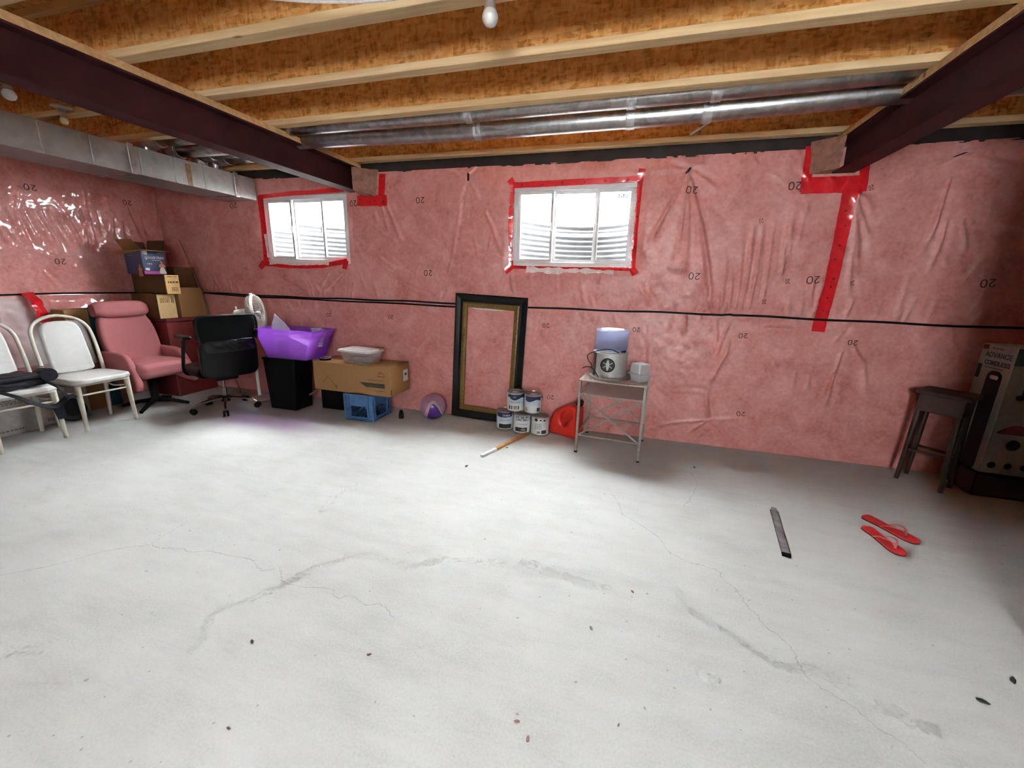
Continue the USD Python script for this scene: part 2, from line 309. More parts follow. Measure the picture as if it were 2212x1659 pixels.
# ------------------------------------------------------------------ the room: sizes in metres
XL, XR, YW, YF = -5.60, 4.60, 3.875, -2.40      # left wall, right wall, back wall, front wall (behind the camera)
ZP, ZJ, ZC = 2.42, 2.50, 2.80                   # top of the pink blanket, underside of the joists, underside of the subfloor
WIN = [(-4.03, -2.93, 1.545, 2.245), (-1.145, -0.045, 1.545, 2.245)]   # window openings x0,x1,z0,z1
BEAMS = [-2.805, 1.38]
YO = YW + .06                                  # outer face of the back wall
WR = [(np.float64(0.318), np.float64(2.293), np.float64(0.296), np.float64(1.559), 9), (np.float64(0.323), np.float64(2.293), np.float64(0.39), np.float64(1.456), 10), (np.float64(0.332), np.float64(2.292), np.float64(0.648), np.float64(1.242), 16), (np.float64(0.35), np.float64(2.301), np.float64(0.558), np.float64(2.152), 8), (np.float64(0.315), np.float64(2.316), np.float64(-0.015), np.float64(2.326), 6), (np.float64(0.298), np.float64(2.341), np.float64(0.09), np.float64(2.463), 8), (np.float64(0.328), np.float64(2.33), np.float64(0.185), np.float64(2.486), 8), (np.float64(0.322), np.float64(2.302), np.float64(0.073), np.float64(1.766), 6), (np.float64(0.368), np.float64(2.158), np.float64(0.439), np.float64(1.664), 5), (np.float64(0.633), np.float64(1.241), np.float64(0.463), np.float64(1.865), 8), (np.float64(0.702), np.float64(1.244), np.float64(0.682), np.float64(1.666), 12), (np.float64(0.762), np.float64(1.236), np.float64(0.741), np.float64(1.516), 12), (np.float64(0.81), np.float64(1.238), np.float64(0.795), np.float64(1.667), 12), (np.float64(0.85), np.float64(1.229), np.float64(0.855), np.float64(1.938), 10), (np.float64(0.905), np.float64(1.242), np.float64(0.923), np.float64(1.909), 10), (np.float64(0.994), np.float64(1.339), np.float64(0.99), np.float64(1.992), 8), (np.float64(1.093), np.float64(1.522), np.float64(1.095), np.float64(1.99), 8), (np.float64(1.122), np.float64(1.669), np.float64(1.109), np.float64(1.953), 6), (np.float64(1.372), np.float64(1.201), np.float64(1.305), np.float64(1.527), 14), (np.float64(1.384), np.float64(1.232), np.float64(1.391), np.float64(1.48), 10), (np.float64(1.49), np.float64(2.096), np.float64(1.607), np.float64(1.626), 10), (np.float64(1.498), np.float64(2.096), np.float64(1.625), np.float64(1.979), 8), (np.float64(1.496), np.float64(1.946), np.float64(1.615), np.float64(1.243), 8), (np.float64(1.498), np.float64(2.096), np.float64(1.632), np.float64(2.058), 6), (np.float64(0.048), np.float64(1.383), np.float64(0.149), np.float64(1.232), 8), (np.float64(0.08), np.float64(1.384), np.float64(0.138), np.float64(1.232), 6), (np.float64(0.676), np.float64(2.413), np.float64(0.691), np.float64(2.313), 6), (np.float64(0.757), np.float64(2.409), np.float64(0.816), np.float64(2.308), 8), (np.float64(1.077), np.float64(2.392), np.float64(1.124), np.float64(2.311), 6), (np.float64(0.355), np.float64(2.338), np.float64(0.438), np.float64(2.352), 6), (np.float64(-3.976), np.float64(1.453), np.float64(-3.451), np.float64(1.226), 10), (np.float64(-3.608), np.float64(1.446), np.float64(-3.515), np.float64(1.28), 8), (np.float64(-3.405), np.float64(1.325), np.float64(-3.347), np.float64(1.222), 10), (np.float64(-3.039), np.float64(1.443), np.float64(-3.312), np.float64(1.23), 10), (np.float64(-2.81), np.float64(1.461), np.float64(-2.731), np.float64(1.235), 7), (np.float64(-2.863), np.float64(1.888), np.float64(-2.757), np.float64(1.735), 8), (np.float64(-2.874), np.float64(1.85), np.float64(-2.739), np.float64(1.567), 8), (np.float64(-2.594), np.float64(2.082), np.float64(-2.559), np.float64(1.935), 10), (np.float64(-2.489), np.float64(2.104), np.float64(-2.443), np.float64(1.872), 12), (np.float64(-2.43), np.float64(2.091), np.float64(-2.286), np.float64(1.748), 8), (np.float64(-2.548), np.float64(1.62), np.float64(-2.344), np.float64(1.469), 6), (np.float64(-2.29), np.float64(1.341), np.float64(-1.912), np.float64(1.172), 8), (np.float64(-2.187), np.float64(1.305), np.float64(-1.897), np.float64(1.166), 8), (np.float64(-2.087), np.float64(1.191), np.float64(-1.912), np.float64(1.166), 7), (np.float64(-1.881), np.float64(1.276), np.float64(-1.897), np.float64(1.173), 7), (np.float64(-1.649), np.float64(2.108), np.float64(-1.691), np.float64(1.901), 8), (np.float64(-1.792), np.float64(1.48), np.float64(-1.677), np.float64(1.901), 5), (np.float64(-4.912), np.float64(1.717), np.float64(-4.631), np.float64(2.125), 8), (np.float64(-4.728), np.float64(1.931), np.float64(-4.391), np.float64(2.187), 7), (np.float64(-3.519), np.float64(1.392), np.float64(-3.43), np.float64(1.254), 7), (np.float64(-3.204), np.float64(1.453), np.float64(-3.361), np.float64(1.257), 6), (np.float64(2.045), np.float64(2.333), np.float64(2.407), np.float64(2.229), 14), (np.float64(2.048), np.float64(2.347), np.float64(2.19), np.float64(2.361), 8), (np.float64(2.031), np.float64(2.172), np.float64(1.977), np.float64(1.697), 16), (np.float64(2.073), np.float64(1.903), np.float64(2.039), np.float64(1.541), 10), (np.float64(2.16), np.float64(1.902), np.float64(2.229), np.float64(1.666), 8), (np.float64(1.48), np.float64(2.098), np.float64(1.633), np.float64(2.022), 8), (np.float64(1.492), np.float64(2.073), np.float64(1.642), np.float64(1.762), 10), (np.float64(1.487), np.float64(2.025), np.float64(1.618), np.float64(1.507), 9), (np.float64(1.611), np.float64(1.268), np.float64(1.621), np.float64(1.376), 9), (np.float64(2.376), np.float64(1.301), np.float64(2.398), np.float64(1.459), 7), (np.float64(2.029), np.float64(2.319), np.float64(1.787), np.float64(2.249), 8), (np.float64(0.781), np.float64(1.099), np.float64(0.708), np.float64(0.802), 9), (np.float64(0.801), np.float64(0.956), np.float64(0.793), np.float64(0.744), 8), (np.float64(0.794), np.float64(0.872), np.float64(0.687), np.float64(0.516), 10), (np.float64(0.679), np.float64(0.504), np.float64(0.742), np.float64(0.251), 14), (np.float64(0.742), np.float64(0.251), np.float64(0.257), np.float64(0.131), 8), (np.float64(0.742), np.float64(0.251), np.float64(0.569), np.float64(0.089), 10), (np.float64(0.763), np.float64(0.242), np.float64(0.939), np.float64(0.115), 9), (np.float64(0.752), np.float64(0.252), np.float64(0.982), np.float64(0.292), 6), (np.float64(0.398), np.float64(0.487), np.float64(0.669), np.float64(0.503), 8), (np.float64(1.334), np.float64(0.738), np.float64(1.334), np.float64(0.475), 8), (np.float64(1.616), np.float64(0.921), np.float64(1.578), np.float64(0.396), 12), (np.float64(1.598), np.float64(0.751), np.float64(1.597), np.float64(0.483), 12), (np.float64(1.696), np.float64(0.976), np.float64(1.798), np.float64(0.827), 10), (np.float64(1.798), np.float64(0.827), np.float64(1.857), np.float64(0.573), 8), (np.float64(1.432), np.float64(0.726), np.float64(1.438), np.float64(0.592), 7), (np.float64(1.774), np.float64(0.356), np.float64(1.792), np.float64(0.177), 9), (np.float64(0.685), np.float64(1.114), np.float64(0.721), np.float64(0.845), 6), (np.float64(1.054), np.float64(1.093), np.float64(1.283), np.float64(1.086), 10), (np.float64(-1.889), np.float64(1.178), np.float64(-2.126), np.float64(1.308), 8), (np.float64(-1.889), np.float64(1.178), np.float64(-1.97), np.float64(1.3), 7), (np.float64(-1.889), np.float64(1.178), np.float64(-1.79), np.float64(1.293), 8), (np.float64(-1.889), np.float64(1.178), np.float64(-2.217), np.float64(1.179), 6), (np.float64(-1.921), np.float64(0.987), np.float64(-1.929), np.float64(0.633), 6), (np.float64(-1.109), np.float64(1.291), np.float64(-1.138), np.float64(1.43), 7), (np.float64(-2.01), np.float64(0.852), np.float64(-2.209), np.float64(0.639), 7), (np.float64(-0.438), np.float64(1.235), np.float64(-0.471), np.float64(1.39), 8), (np.float64(0.031), np.float64(1.404), np.float64(0.133), np.float64(1.224), 10), (np.float64(0.083), np.float64(1.405), np.float64(0.144), np.float64(1.225), 8), (np.float64(-0.967), np.float64(1.12), np.float64(-0.5), np.float64(1.141), 10), (np.float64(-1.143), np.float64(1.486), np.float64(-1.131), np.float64(1.316), 7), (np.float64(-0.703), np.float64(1.494), np.float64(-0.692), np.float64(1.292), 8), (np.float64(-0.483), np.float64(1.52), np.float64(-0.48), np.float64(1.366), 9), (np.float64(-0.446), np.float64(1.521), np.float64(-0.453), np.float64(1.411), 10), (np.float64(-0.333), np.float64(1.501), np.float64(-0.319), np.float64(1.415), 10), (np.float64(-1.401), np.float64(2.03), np.float64(-1.247), np.float64(1.682), 7), (np.float64(0.208), np.float64(2.063), np.float64(0.064), np.float64(1.729), 10), (np.float64(-0.909), np.float64(1.52), np.float64(-0.978), np.float64(1.436), 8), (np.float64(-0.798), np.float64(1.522), np.float64(-0.787), np.float64(1.463), 8), (np.float64(-1.573), np.float64(2.364), np.float64(-1.698), np.float64(2.419), 9), (np.float64(-1.573), np.float64(2.364), np.float64(-1.45), np.float64(2.477), 8), (np.float64(-1.581), np.float64(2.365), np.float64(-1.515), np.float64(2.466), 6), (np.float64(-1.598), np.float64(2.287), np.float64(-1.683), np.float64(2.131), 6), (np.float64(-1.548), np.float64(2.286), np.float64(-1.464), np.float64(2.126), 6)]
WRL = [(np.float64(2.457), np.float64(1.766), np.float64(2.494), np.float64(1.614), 14), (np.float64(2.53), np.float64(1.954), np.float64(2.631), np.float64(1.6), 12), (np.float64(2.58), np.float64(1.929), np.float64(2.621), np.float64(1.684), 12), (np.float64(2.631), np.float64(1.937), np.float64(2.697), np.float64(1.631), 10), (np.float64(2.698), np.float64(1.948), np.float64(2.795), np.float64(1.639), 10), (np.float64(2.829), np.float64(1.968), np.float64(2.931), np.float64(1.585), 12), (np.float64(2.888), np.float64(1.942), np.float64(2.965), np.float64(1.606), 12), (np.float64(2.955), np.float64(1.952), np.float64(3.032), np.float64(1.63), 12), (np.float64(3.078), np.float64(2.006), np.float64(3.068), np.float64(1.614), 12), (np.float64(3.133), np.float64(2.006), np.float64(3.138), np.float64(1.638), 12), (np.float64(3.193), np.float64(2.024), np.float64(3.193), np.float64(1.758), 10), (np.float64(3.342), np.float64(1.97), np.float64(3.32), np.float64(1.751), 12), (np.float64(3.435), np.float64(1.943), np.float64(3.421), np.float64(1.761), 10), (np.float64(3.511), np.float64(2.113), np.float64(3.518), np.float64(1.994), 8), (np.float64(3.523), np.float64(2.075), np.float64(3.593), np.float64(1.714), 9), (np.float64(2.692), np.float64(1.391), np.float64(2.78), np.float64(1.218), 10), (np.float64(3.625), np.float64(2.009), np.float64(3.647), np.float64(1.74), 8), (np.float64(2.627), np.float64(2.14), np.float64(2.721), np.float64(2.102), 10), (np.float64(3.143), np.float64(2.227), np.float64(3.119), np.float64(2.013), 7), (np.float64(3.834), np.float64(2.291), np.float64(3.77), np.float64(1.859), 10), (np.float64(2.766), np.float64(1.958), np.float64(2.856), np.float64(1.58), 10)]
CR_ = [[(-2.773, 0.911), (-2.625, 1.037), (-2.541, 1.158), (-2.451, 1.237), (-2.354, 1.29)], [(-2.354, 1.29), (-2.276, 1.289), (-2.182, 1.317), (-2.109, 1.311), (-2.025, 1.345), (-1.935, 1.349), (-1.796, 1.362), (-1.725, 1.352), (-1.642, 1.317), (-1.596, 1.341)], [(-2.364, 1.297), (-2.386, 1.399), (-2.387, 1.489)], [(-1.518, 1.306), (-1.44, 1.283), (-1.344, 1.294), (-1.235, 1.318), (-1.166, 1.28), (-1.126, 1.308), (-1.013, 1.287), (-0.968, 1.309), (-0.867, 1.26)], [(-1.582, 1.363), (-1.538, 1.333), (-1.516, 1.307)], [(-0.028, 2.655), (0.031, 2.532), (0.049, 2.428), (0.168, 2.329), (0.268, 2.218), (0.294, 2.139), (0.377, 2.065), (0.509, 2.042), (0.548, 2.019), (0.547, 1.983), (0.6, 1.909), (0.615, 1.837), (0.654, 1.765), (0.675, 1.706), (0.708, 1.667), (0.739, 1.63), (0.744, 1.555), (0.757, 1.489), (0.809, 1.449), (0.866, 1.415), (0.903, 1.362), (0.969, 1.316), (1.0, 1.271)], [(0.542, 3.209), (0.565, 3.056), (0.525, 2.862), (0.434, 2.64)]]
SC_ = [([(-1.618, 1.07), (-1.525, 1.171), (-1.456, 1.285), (-1.436, 1.35), (-1.377, 1.439), (-1.308, 1.527), (-1.206, 1.581), (-0.997, 1.574), (-0.789, 1.68), (-0.509, 1.753)], 0.045), ([(-1.515, 0.875), (-1.526, 0.938), (-1.596, 1.012), (-1.612, 1.065)], 0.03), ([(-1.908, 0.619), (-1.762, 0.67)], 0.012), ([(-2.172, 0.665), (-2.052, 0.725)], 0.05), ([(-1.734, 1.818), (-1.768, 2.074), (-1.753, 2.252)], 0.05), ([(-0.443, 1.794), (-0.168, 1.74), (0.034, 1.724)], 0.05), ([(0.312, 1.831), (0.396, 1.681), (0.53, 1.61), (0.628, 1.529), (0.734, 1.511)], 0.03), ([(0.35, 1.389), (0.434, 1.367)], 0.05), ([(0.748, 1.556), (0.911, 1.473), (1.024, 1.424), (1.108, 1.404)], 0.05)]
def ridge_field(X, Z, lines, fine=1.0, wmul=1.0):
    H = np.zeros_like(X)
    for (xa, za, xb, zb, amp) in lines:
        d = np.array((xb-xa, zb-za)); L = np.hypot(*d)+1e-6; d /= L
        t = ((X-xa)*d[0] + (Z-za)*d[1])/L; s = -(X-xa)*d[1] + (Z-za)*d[0]
        s = s + .010*np.sin(t*5 + xa*7)*L
        w = (.007 + .012*np.clip(t, 0, 1))*wmul
        taper = np.clip(t/.04 + .9, 0, 1)*np.clip((1.03-t)/.35, 0, 1)
        H += amp*.0016*fine*taper*(np.exp(-(s/w)**2) - .45*np.exp(-((s-2.2*w)/(1.5*w))**2))
    return H
def blanket_height(X, Z, lines, seed, zt=ZP):
    P = np.stack([X, Z, np.zeros_like(X)], -1)
    H = .022*np.sin(PI*np.clip(Z/1.175, 0, 1))**.6*(Z < 1.175) + .026*np.sin(PI*np.clip((Z-1.175)/(zt-1.175), 0, 1))**.6*(Z >= 1.175)
    H += .020*(meshkit.fbm(P*2.2, 3, seed)-.5) + .012*(meshkit.fbm(P*9, 3, seed+5)-.5) + .005*(meshkit.fbm(P*30, 2, seed+9)-.5)
    rng = random.Random(seed); more = []
    for k in range(90):
        x, z = rng.uniform(XL, 4.2), rng.uniform(.1, 2.3); a = rng.gauss(PI/2, .5); l = rng.uniform(.1, .4)
        more.append((x, z, x+l*math.cos(a), z+l*math.sin(a), rng.uniform(2, 5)))
    for k in range(70):                                # gathers that run up and down from the strap
        x = rng.uniform(XL, 4.2); up = rng.random() < .55; l = rng.uniform(.06, .22)
        more.append((x, 1.175, x+rng.gauss(0, .05), 1.175+(l if up else -l), rng.uniform(3, 8)))
    H += ridge_field(X, Z, list(lines)+more)
    H *= np.clip(.35 + np.abs(Z-1.175)/.07, 0, 1)      # pulled in under the strap
    return np.maximum(H, .001) + .004
XS = np.unique(np.round(np.concatenate([np.arange(XL, 4.45, .0125)] + [[w[0], w[1]] for w in WIN]), 5))
ZS = np.unique(np.round(np.concatenate([np.arange(0, ZP, .0125), [ZP, WIN[0][2], WIN[0][3]]]), 5))
XX, ZZ = np.meshgrid(XS, ZS, indexing='ij')
HB = blanket_height(XX, ZZ, WR, 3)
for x0, x1, z0, z1 in WIN:                              # flat against the window surround
    d = np.maximum(np.maximum(x0-XX, XX-x1), np.maximum(z0-ZZ, ZZ-z1)); HB = HB*np.clip(.25 + np.maximum(d, 0)/.10, 0, 1) + .006
from scipy.interpolate import RegularGridInterpolator
hb = RegularGridInterpolator((XS, ZS), HB, bounds_error=False, fill_value=.01)
def wall_y(x, z): return YW - hb(np.stack([np.asarray(x, float), np.asarray(z, float)], -1))
def grid_faces(nx, nz, keep=None):
    i, j = np.meshgrid(np.arange(nx-1), np.arange(nz-1), indexing='ij'); a = i*nz+j
    q = np.stack([a, a+nz, a+nz+1, a+1], -1).reshape(-1, 4)
    if keep is not None: q = q[keep.ravel()]
    return np.vstack([q[:, [0, 1, 2]], q[:, [0, 2, 3]]])
cx, cz = np.meshgrid((XS[1:]+XS[:-1])/2, (ZS[1:]+ZS[:-1])/2, indexing='ij')
keep = np.ones(cx.shape, bool)
for x0, x1, z0, z1 in WIN: keep &= ~((cx > x0) & (cx < x1) & (cz > z0) & (cz < z1))
blanket_mesh = trimesh.Trimesh(np.stack([XX, YW-HB, ZZ], -1).reshape(-1, 3), grid_faces(len(XS), len(ZS), keep), process=False)
blanket_mesh.remove_unreferenced_vertices()

# floor
floor = part('floor', box(XL-.3, XR+.3, YF-.3, YW+.3, -.12, 0), M_floor, kind='structure', smooth=False)
# back wall: concrete core with the two window holes, the pink blanket before it, the dark top band
wb = thing('wall_back', kind='structure')
core = []
xs = [XL-.3, WIN[0][0], WIN[0][1], WIN[1][0], WIN[1][1], XR+.3]
for k in range(5):
    if k % 2 == 0: core.append(box(xs[k], xs[k+1], YW+.001, YO, 0, 2.95))
    else: core += [box(xs[k], xs[k+1], YW+.001, YO, 0, WIN[0][2]), box(xs[k], xs[k+1], YW+.001, YO, WIN[0][3], 2.95)]
part('foundation', cat(*core), M_dark_sill, wb, False)
part('insulation_blanket', blanket_mesh, M_pink, wb, True)
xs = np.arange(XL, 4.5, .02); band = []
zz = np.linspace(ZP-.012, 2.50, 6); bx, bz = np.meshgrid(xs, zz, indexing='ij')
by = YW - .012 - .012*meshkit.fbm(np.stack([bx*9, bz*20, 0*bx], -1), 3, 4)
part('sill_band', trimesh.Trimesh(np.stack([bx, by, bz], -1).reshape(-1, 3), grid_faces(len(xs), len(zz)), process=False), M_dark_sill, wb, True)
for x0, x1, z0, z1 in WIN:                              # film folded into the opening
    y0, y1, o = YW-.012, YO-.005, .02
    for m in (box(x0-o, x0, y0, y1, z0-o, z1+o), box(x1, x1+o, y0, y1, z0-o, z1+o), box(x0, x1, y0, y1, z1, z1+o), box(x0, x1, y0, y1, z0-o, z0)):
        part('reveal', m, M_reveal, wb, False)
# left wall
wl = thing('wall_left', kind='structure')
part('foundation', box(XL-.3, XL-.001, YF, YW+.25, 0, 2.95), M_dark_sill, wl, False)
YS = np.arange(-1.0, YW+.001, .0125); yy, z2 = np.meshgrid(YS, ZS, indexing='ij')
HL = blanket_height(yy, z2, WRL, 11)
low = np.clip((1.16-z2)/.05, 0, 1)*np.clip((z2-.2)/.3, 0, 1)
HL += low*(.05*meshkit.fbm(np.stack([yy*6, z2*6, 0*yy], -1), 4, 33))          # loose puckered film below the strap
hl = RegularGridInterpolator((YS, ZS), HL, bounds_error=False, fill_value=.01)
def left_x(y, z): return XL + hl(np.stack([np.asarray(y, float), np.asarray(z, float)], -1))
part('insulation_blanket', trimesh.Trimesh(np.stack([XL+HL, yy, z2], -1).reshape(-1, 3), grid_faces(len(YS), len(ZS))[:, ::-1], process=False), M_pink_left, wl, True)
part('insulation_blanket', box(XL, XL+.03, YF, -1.0, 0, ZP), M_pink_left, wl, False)
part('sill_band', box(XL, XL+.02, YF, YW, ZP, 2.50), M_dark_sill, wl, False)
# right wall and the wall behind the camera
wr_ = thing('wall_right', kind='structure')
part('foundation', box(XR, XR+.3, YF, YW+.25, 0, 2.95), M_dark_sill, wr_, False)
part('insulation_blanket', box(XR-.03, XR, YF, YW-.05, 0, ZP), M_pink, wr_, False)
wf = thing('wall_front', kind='structure')
FW = [(-.05, .85, 1.22, 2.2)]
x0, x1, z0, z1 = FW[0]
part('foundation', cat(box(XL-.3, x0, YF-.2, YF, 0, 2.95), box(x1, XR+.3, YF-.2, YF, 0, 2.95), box(x0, x1, YF-.2, YF, 0, z0), box(x0, x1, YF-.2, YF, z1, 2.95)), M_dark_sill, wf, False)
ws = part('wall_stairwell', box(1.72, 1.84, YF, 1.97, 0, 2.495), simple('grey_drywall', (.40, .37, .34), .8), kind='structure', smooth=False)
# ceiling deck
ce = part('ceiling', box(XL-.3, XR+.3, YF-.3, YW+.3, ZC, ZC+.06), M_osb, kind='structure', smooth=False)

# windows: three-light vinyl sliders set back in the wall
def window(k, x0, x1, z0, z1, yf, s=1, t=.045):
    w = thing(f'window_{k}', kind='structure')
    ya, yb = sorted((yf, yf+s*.052)); W = x1-x0; m1, m2 = x0+.37*W/1.1*1.0, x0+.755*W/1.1
    part('frame', cat(box(x0, x1, ya, yb, z0, z0+t, .004), box(x0, x1, ya, yb, z1-t, z1, .004), box(x0, x0+t, ya, yb, z0+t, z1-t, .004), box(x1-t, x1, ya, yb, z0+t, z1-t, .004)), M_white_vinyl, w)
    ym = yf+s*.016; q = .024
    for xa, xb, yo in ((x0+t, m1, 0), (m1, m2, s*.028), (m2, x1-t, 0)):
        a, b = sorted((ym+yo-s*.012, ym+yo+s*.012)); wd = .022
        part('sash', cat(box(xa, xb, a, b, z0+t, z0+t+q), box(xa, xb, a, b, z1-t-q, z1-t), box(xa, xa+wd, a, b, z0+t+q, z1-t-q), box(xb-wd, xb, a, b, z0+t+q, z1-t-q)), M_white_vinyl, w, False)
        part('pane', box(xa+wd, xb-wd, ym+yo-.002, ym+yo+.002, z0+t+q, z1-t-q), M_glass, w, False)
    if s > 0:                                          # maker's sticker seen from behind on the last light
        xb = x1-t-.022; yq = ym-.0035
        part('sticker', box(xb-.115, xb-.01, yq-.0008, yq, z1-.135, z1-.075), M_sticker_film, w, False); part('sticker_print', T(blocks(.085, .028, 2, k+60, .8), (xb-.062, yq-.0012, z1-.105), rx=PI/2), M_sticker_ink, w, False)
    for xm in (m1, m2):
        a, b = sorted((ym-s*.03, ym-s*.012)); part('latch', box(xm-.012, xm+.006, a, b, (z0+z1)/2-.03, (z0+z1)/2+.03, .004), M_white_vinyl, w)
    return w
for k, (x0, x1, z0, z1) in enumerate(WIN): window(k+1, x0, x1, z0, z1, YW+.004)
for k, (x0, x1, z0, z1) in enumerate(FW): window(k+3, x0, x1, z0, z1, YF-.06, -1)

# outside: gravel ground and the corrugated steel wells
GZ = 1.98
og = []
for x0, x1, z0, z1 in WIN: og.append(Polygon([(x0-.12 + 0*.1, YO)] + [((x0+x1)/2 - .68*math.cos(a), YO+1.02*math.sin(a)) for a in np.linspace(0, PI, 33)]))
gp = sbox(-30, YO, 30, 34)
for g in og: gp = gp.difference(g)
part('ground_outside', extr(gp, .05), M_ground_out, kind='structure', smooth=False).GetPrim()
UsdGeom.Xformable(stage.GetPrimAtPath('/World/ground_outside')).AddTranslateOp().Set(Gf.Vec3d(0, 0, GZ-.05))
for k, (x0, x1, z0, z1) in enumerate(WIN):
    xc = (x0+x1)/2; A = np.linspace(0, PI, 49); Zs = np.linspace(1.25, GZ+.06, 170)
    a, z = np.meshgrid(A, Zs, indexing='ij'); r = 1 + .014*np.sin(z*2*PI/.0535)
    v = np.stack([xc - .68*r*np.cos(a), YO+1.02*r*np.sin(a), z], -1).reshape(-1, 3)
    single('window_well', trimesh.Trimesh(v, grid_faces(len(A), len(Zs)), process=False), M_steel_well,
           ['corrugated steel window well outside the taped window by the white fan', 'corrugated steel window well outside the taped window above the picture frame'][k], 'window well', smooth=True)
    part('well_bottom', box(x0-.3, x1+.3, YO, YW+1.35, 1.2, 1.26), M_ground_out, kind='structure', smooth=False)

# floor joists: I-section, pine flanges and strand-board web, each one thing
JY = [3.815, 3.305, 2.825, 2.315, 1.835, 1.345, .855, .365, -.125, -.615, -1.105, -1.595]
JL = ['wooden I-joist over the back wall, last one before the pink insulation', 'wooden I-joist just beyond the paired round ducts', 'wooden I-joist on the near side of the paired round ducts', 'wooden I-joist one bay in front of the round ducts',
      'wooden I-joist that the middle light bulb hangs beside', 'wooden I-joist at the top edge of the photo']
def joist_meshes(x0, x1):
    f, w, d = .038, .036, ZC-ZJ
    return cat(box(x0, x1, -w, w, 0, f, .002)), cat(box(x0, x1, -w, w, d-f, d-.001)), box(x0, x1, -.005, .005, f-.004, d-f+.004)
for k, y in enumerate(JY):
    lab = JL[k] if k < len(JL) else None
    j = thing('floor_joist', lab or 'wooden I-joist overhead behind the middle light bulb, out of the photo', 'joist', (0, y, ZJ), group='floor joists overhead' if lab else 'joists behind the camera')
    lo, up, web = joist_meshes(XL, XR)
    part('bottom_flange', lo, M_lumber, j); part('top_flange', up, M_lumber, j); part('web', web, M_osb, j, False)

# steel beams with their nailer planks
for k, xb in enumerate(BEAMS):
    s = -1 if k == 0 else 1
    bm = thing('steel_beam', ['dark red steel I-beam over the left window, with pine plank on top', 'dark red steel I-beam at the upper right, ending above the red tape cross'][k], 'beam', (xb, 0, 2.24))
    hw, d, ft = .07, .22, .011
    part('flange', box(-hw, hw, YF, YW+.02, 0, ft), M_red_steel, bm, False)
    part('flange', box(-hw, hw, YF, YW+.02, d-ft, d), M_red_steel, bm, False)
    part('web', box(-.004, .004, YF, YW+.02, ft, d-ft), M_red_steel, bm, False)
    part('nailer_plank', box(-hw-.002, hw+.002, YF, YW-.02, d, d+.04, .002), M_lumber_y, bm)

# ------------------------------------------------------------------ ducts
td = thing('trunk_duct', 'square galvanized trunk duct running along under the joists above the white chairs', 'duct', (-4.21, 0, 2.184))
hw, hd = .21, .213
cuts = [YF+.02, 1.1, 2.62, 3.545, 3.775]
for a, b in zip(cuts[:-1], cuts[1:]):
    part('section', box(-hw, hw, a+.002, b-.002, 0, hd, .003), M_galv_dull, td)
for y in (1.1, 2.62, 3.545): part('drive_cleat', cat(box(hw-.002, hw+.012, y-.022, y+.022, -.006, hd+.012, .003), box(-hw, hw, y-.02, y+.02, -.008, .0, .002)), M_galv, td)
for y in (2.075, 2.36, 2.685, 2.955, 3.22): part('crossbreak_rib', box(hw-.002, hw+.004, y-.006, y+.006, .003, hd-.003, .0015), M_galv_dull, td)
M_rust = simple('rusty_foil', srgb(150, 118, 86), .5, .3, vary=.35, scale=25)
part('rusty_patch', box(hw-.001, hw+.0025, 3.055, 3.095, .004, hd-.03), M_rust, td, label='rust-brown smear running down the duct side')
M_foil = simple('foil_tape', (.80, .80, .82), .3, .35, vary=.15, scale=30, bump=.4)
def duct_run(y, zc, x0, x1, lab, sag=0, left_drop=True, joints=(), r=.062, grp='round ducts between the joists'):
    d = thing('round_duct', lab, 'duct', (0, y, zc), group=grp)
    xs = np.linspace(x0, x1, 14); cuts = [x0] + list(joints) + [x1]
    def zz(x): return -sag*math.sin(PI*np.clip((x+2.8)/4.2, 0, 1))
    for a, b in zip(cuts[:-1], cuts[1:]):
        X = np.linspace(a, b, 8); part('pipe', sweep([(x, 0, zz(x)) for x in X], circ(r, 28)), M_galv, d)
    for x in joints:
        part('collar', sweep([(x-.03, 0, zz(x)), (x-.012, 0, zz(x)), (x, 0, zz(x)), (x+.03, 0, zz(x))], [circ(r+.002, 28), circ(r+.004, 28), circ(r+.006, 28), circ(r+.003, 28)], caps=False), M_galv, d)
        fm = sweep([(x-.028+.056*t, 0, zz(x)) for t in np.linspace(0, 1, 9)], [circ(r+.006, 26)]*9, caps=False)
        part('foil_tape', jitter(fm, .006, 60, int(abs(x)*100)), M_foil, d, smooth=20)
    if left_drop:
        e = np.array([(x0+.10, 0, zz(x0)), (x0, 0, zz(x0)-.005), (x0-.07, 0, -.03), (x0-.09, 0, -.08), (x0-.09, 0, 2.40-zc)])
        part('elbow', tube(e, r+.004, 22, smooth=6), M_galv, d)
        part('crumpled_foil', jitter(tube([(x0+.09, 0, zz(x0)), (x0+.04, 0, zz(x0)), (x0-.01, 0, zz(x0)-.01)], r+.009, 24, smooth=8), .008, 45, int(y*100)), M_foil, d, smooth=20)
    return d
duct_run(2.965, 2.545, -4.22, 2.6, 'round galvanized duct of the long pair, nearer the camera and half hidden by a joist', .012, joints=(-1.208, -.13, .348))
duct_run(3.128, 2.50, -4.22, 2.6, 'round galvanized duct of the long pair, the one hanging lower and farther back', .03, joints=(-1.2, -.135, .327))
for y, lab in ((3.44, 'short round duct from the trunk duct, nearer one of the pair over the left window'), (3.61, 'short round duct from the trunk duct, farther one of the pair over the left window')):
    d = duct_run(y, 2.565, -4.22, -3.02, lab, joints=(), grp='short round ducts over the trunk duct')
    part('end_elbow', tube([(-3.06, 0, 0), (-3.0, 0, 0), (-2.955, 0, .03), (-2.945, 0, .09), (-2.945, 0, .23)], .066, 20, smooth=5), M_galv, d)
M_hang = simple('white_strip_plastic', (.6, .6, .58), .4)
